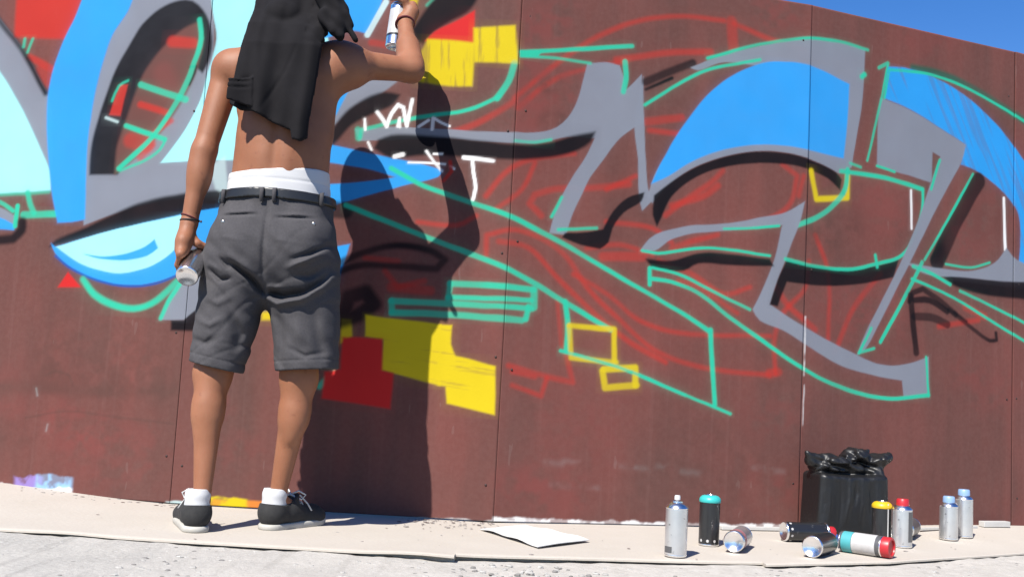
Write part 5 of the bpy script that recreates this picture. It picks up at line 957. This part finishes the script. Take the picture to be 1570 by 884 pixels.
def board(name, p0, p1, w_, h_, label):
    d = Vector((p1[0]-p0[0], p1[1]-p0[1], 0)); L = d.length; bm = bmesh.new(); bmesh.ops.create_cube(bm, size=1); bmesh.ops.scale(bm, vec=(L, w_, h_), verts=bm.verts); bmesh.ops.bevel(bm, geom=bm.edges[:], offset=.0012, segments=1, affect='EDGES')
    me = bpy.data.meshes.new(name); bm.to_mesh(me); bm.free(); o = link(name, me, M_BOARD, label=label, category='board'); c = ((p0[0]+p1[0])/2, (p0[1]+p1[1])/2); o.location = (*c, zp(*c)+h_/2+.0015); o.rotation_euler = (0, 0, math.atan2(d.y, d.x))
board('wood_strip', (.80, 3.83), (1.03, 3.895), .022, .012, 'thin whitewashed wooden strip lying at the foot of the wall behind the cans')
board('wood_block', (1.94, 4.265), (2.07, 4.318), .03, .022, 'short whitewashed block lying against the wall past the twin silver cans')
board('wood_strip', (1.52, 3.99), (1.90, 4.225), .016, .010, 'long thin pale strip lying between the bag and the short block')

def chips(n, place, size, name, material, flat, label):
    vv = []; ff = []
    for _ in range(n):
        x, y, z = place(); s_ = size*random.choice((.5, .7, 1, 1.3, 1.9)); k = len(vv); a0 = random.uniform(0, 6.28); m_ = 6
        for lv, rr in ((0, .9), (.55, 1.), (1, .55)):
            for i in range(m_): a = a0+i*2*math.pi/m_; r = s_*rr*random.uniform(.75, 1.2); vv.append((x+r*math.cos(a), y+r*math.sin(a)*.8, z+lv*s_*flat))
        for lv in range(2):
            for i in range(m_): ff.append((k+lv*m_+i, k+lv*m_+(i+1) % m_, k+(lv+1)*m_+(i+1) % m_, k+(lv+1)*m_+i))
        ff.append(tuple(k+2*m_+i for i in range(m_)))
    link(name, mesh(name, vv, ff, False), material, kind='stuff', label=label)
M_STONE = mat('pale_stone', (.42, .40, .37), .9, noise=(35, (.62, .60, .56), .2)); M_DSTONE = mat('grey_stone', (.20, .19, .18), .9, noise=(35, (.32, .30, .28), .2)); M_CHIP = mat('paint_flake', (.14, .08, .07), .8, noise=(40, (.45, .42, .40), .05))
def on_ground():
    x = random.uniform(-2.6, 3.2); y = front_y(x)-abs(random.gauss(0, .45))-.01; return x, y, GZ-.006
chips(2600, on_ground, .0052, 'small_stones', M_STONE, .7, 'scattered pale grit and small stones on the rough ground')
chips(1500, on_ground, .0045, 'dark_grit', M_DSTONE, .7, 'scattered dark grit on the rough ground')
def by_foot():
    r = random.random()
    if r < .5: x = random.uniform(-.34, .02); y = wall_y(x)-abs(random.gauss(0, .10))-.01
    elif r < .75: x = random.uniform(-1.75, -1.0); y = wall_y(x)-abs(random.gauss(0, .05))-.01
    else: x = random.uniform(-2, 2.2); y = random.uniform(front_y(x)+.02, wall_y(x)-.02)
    return x, y, zp(x, y)
chips(210, by_foot, .0042, 'paint_flakes', M_CHIP, .22, 'brown and white paint flakes fallen along the foot of the wall')
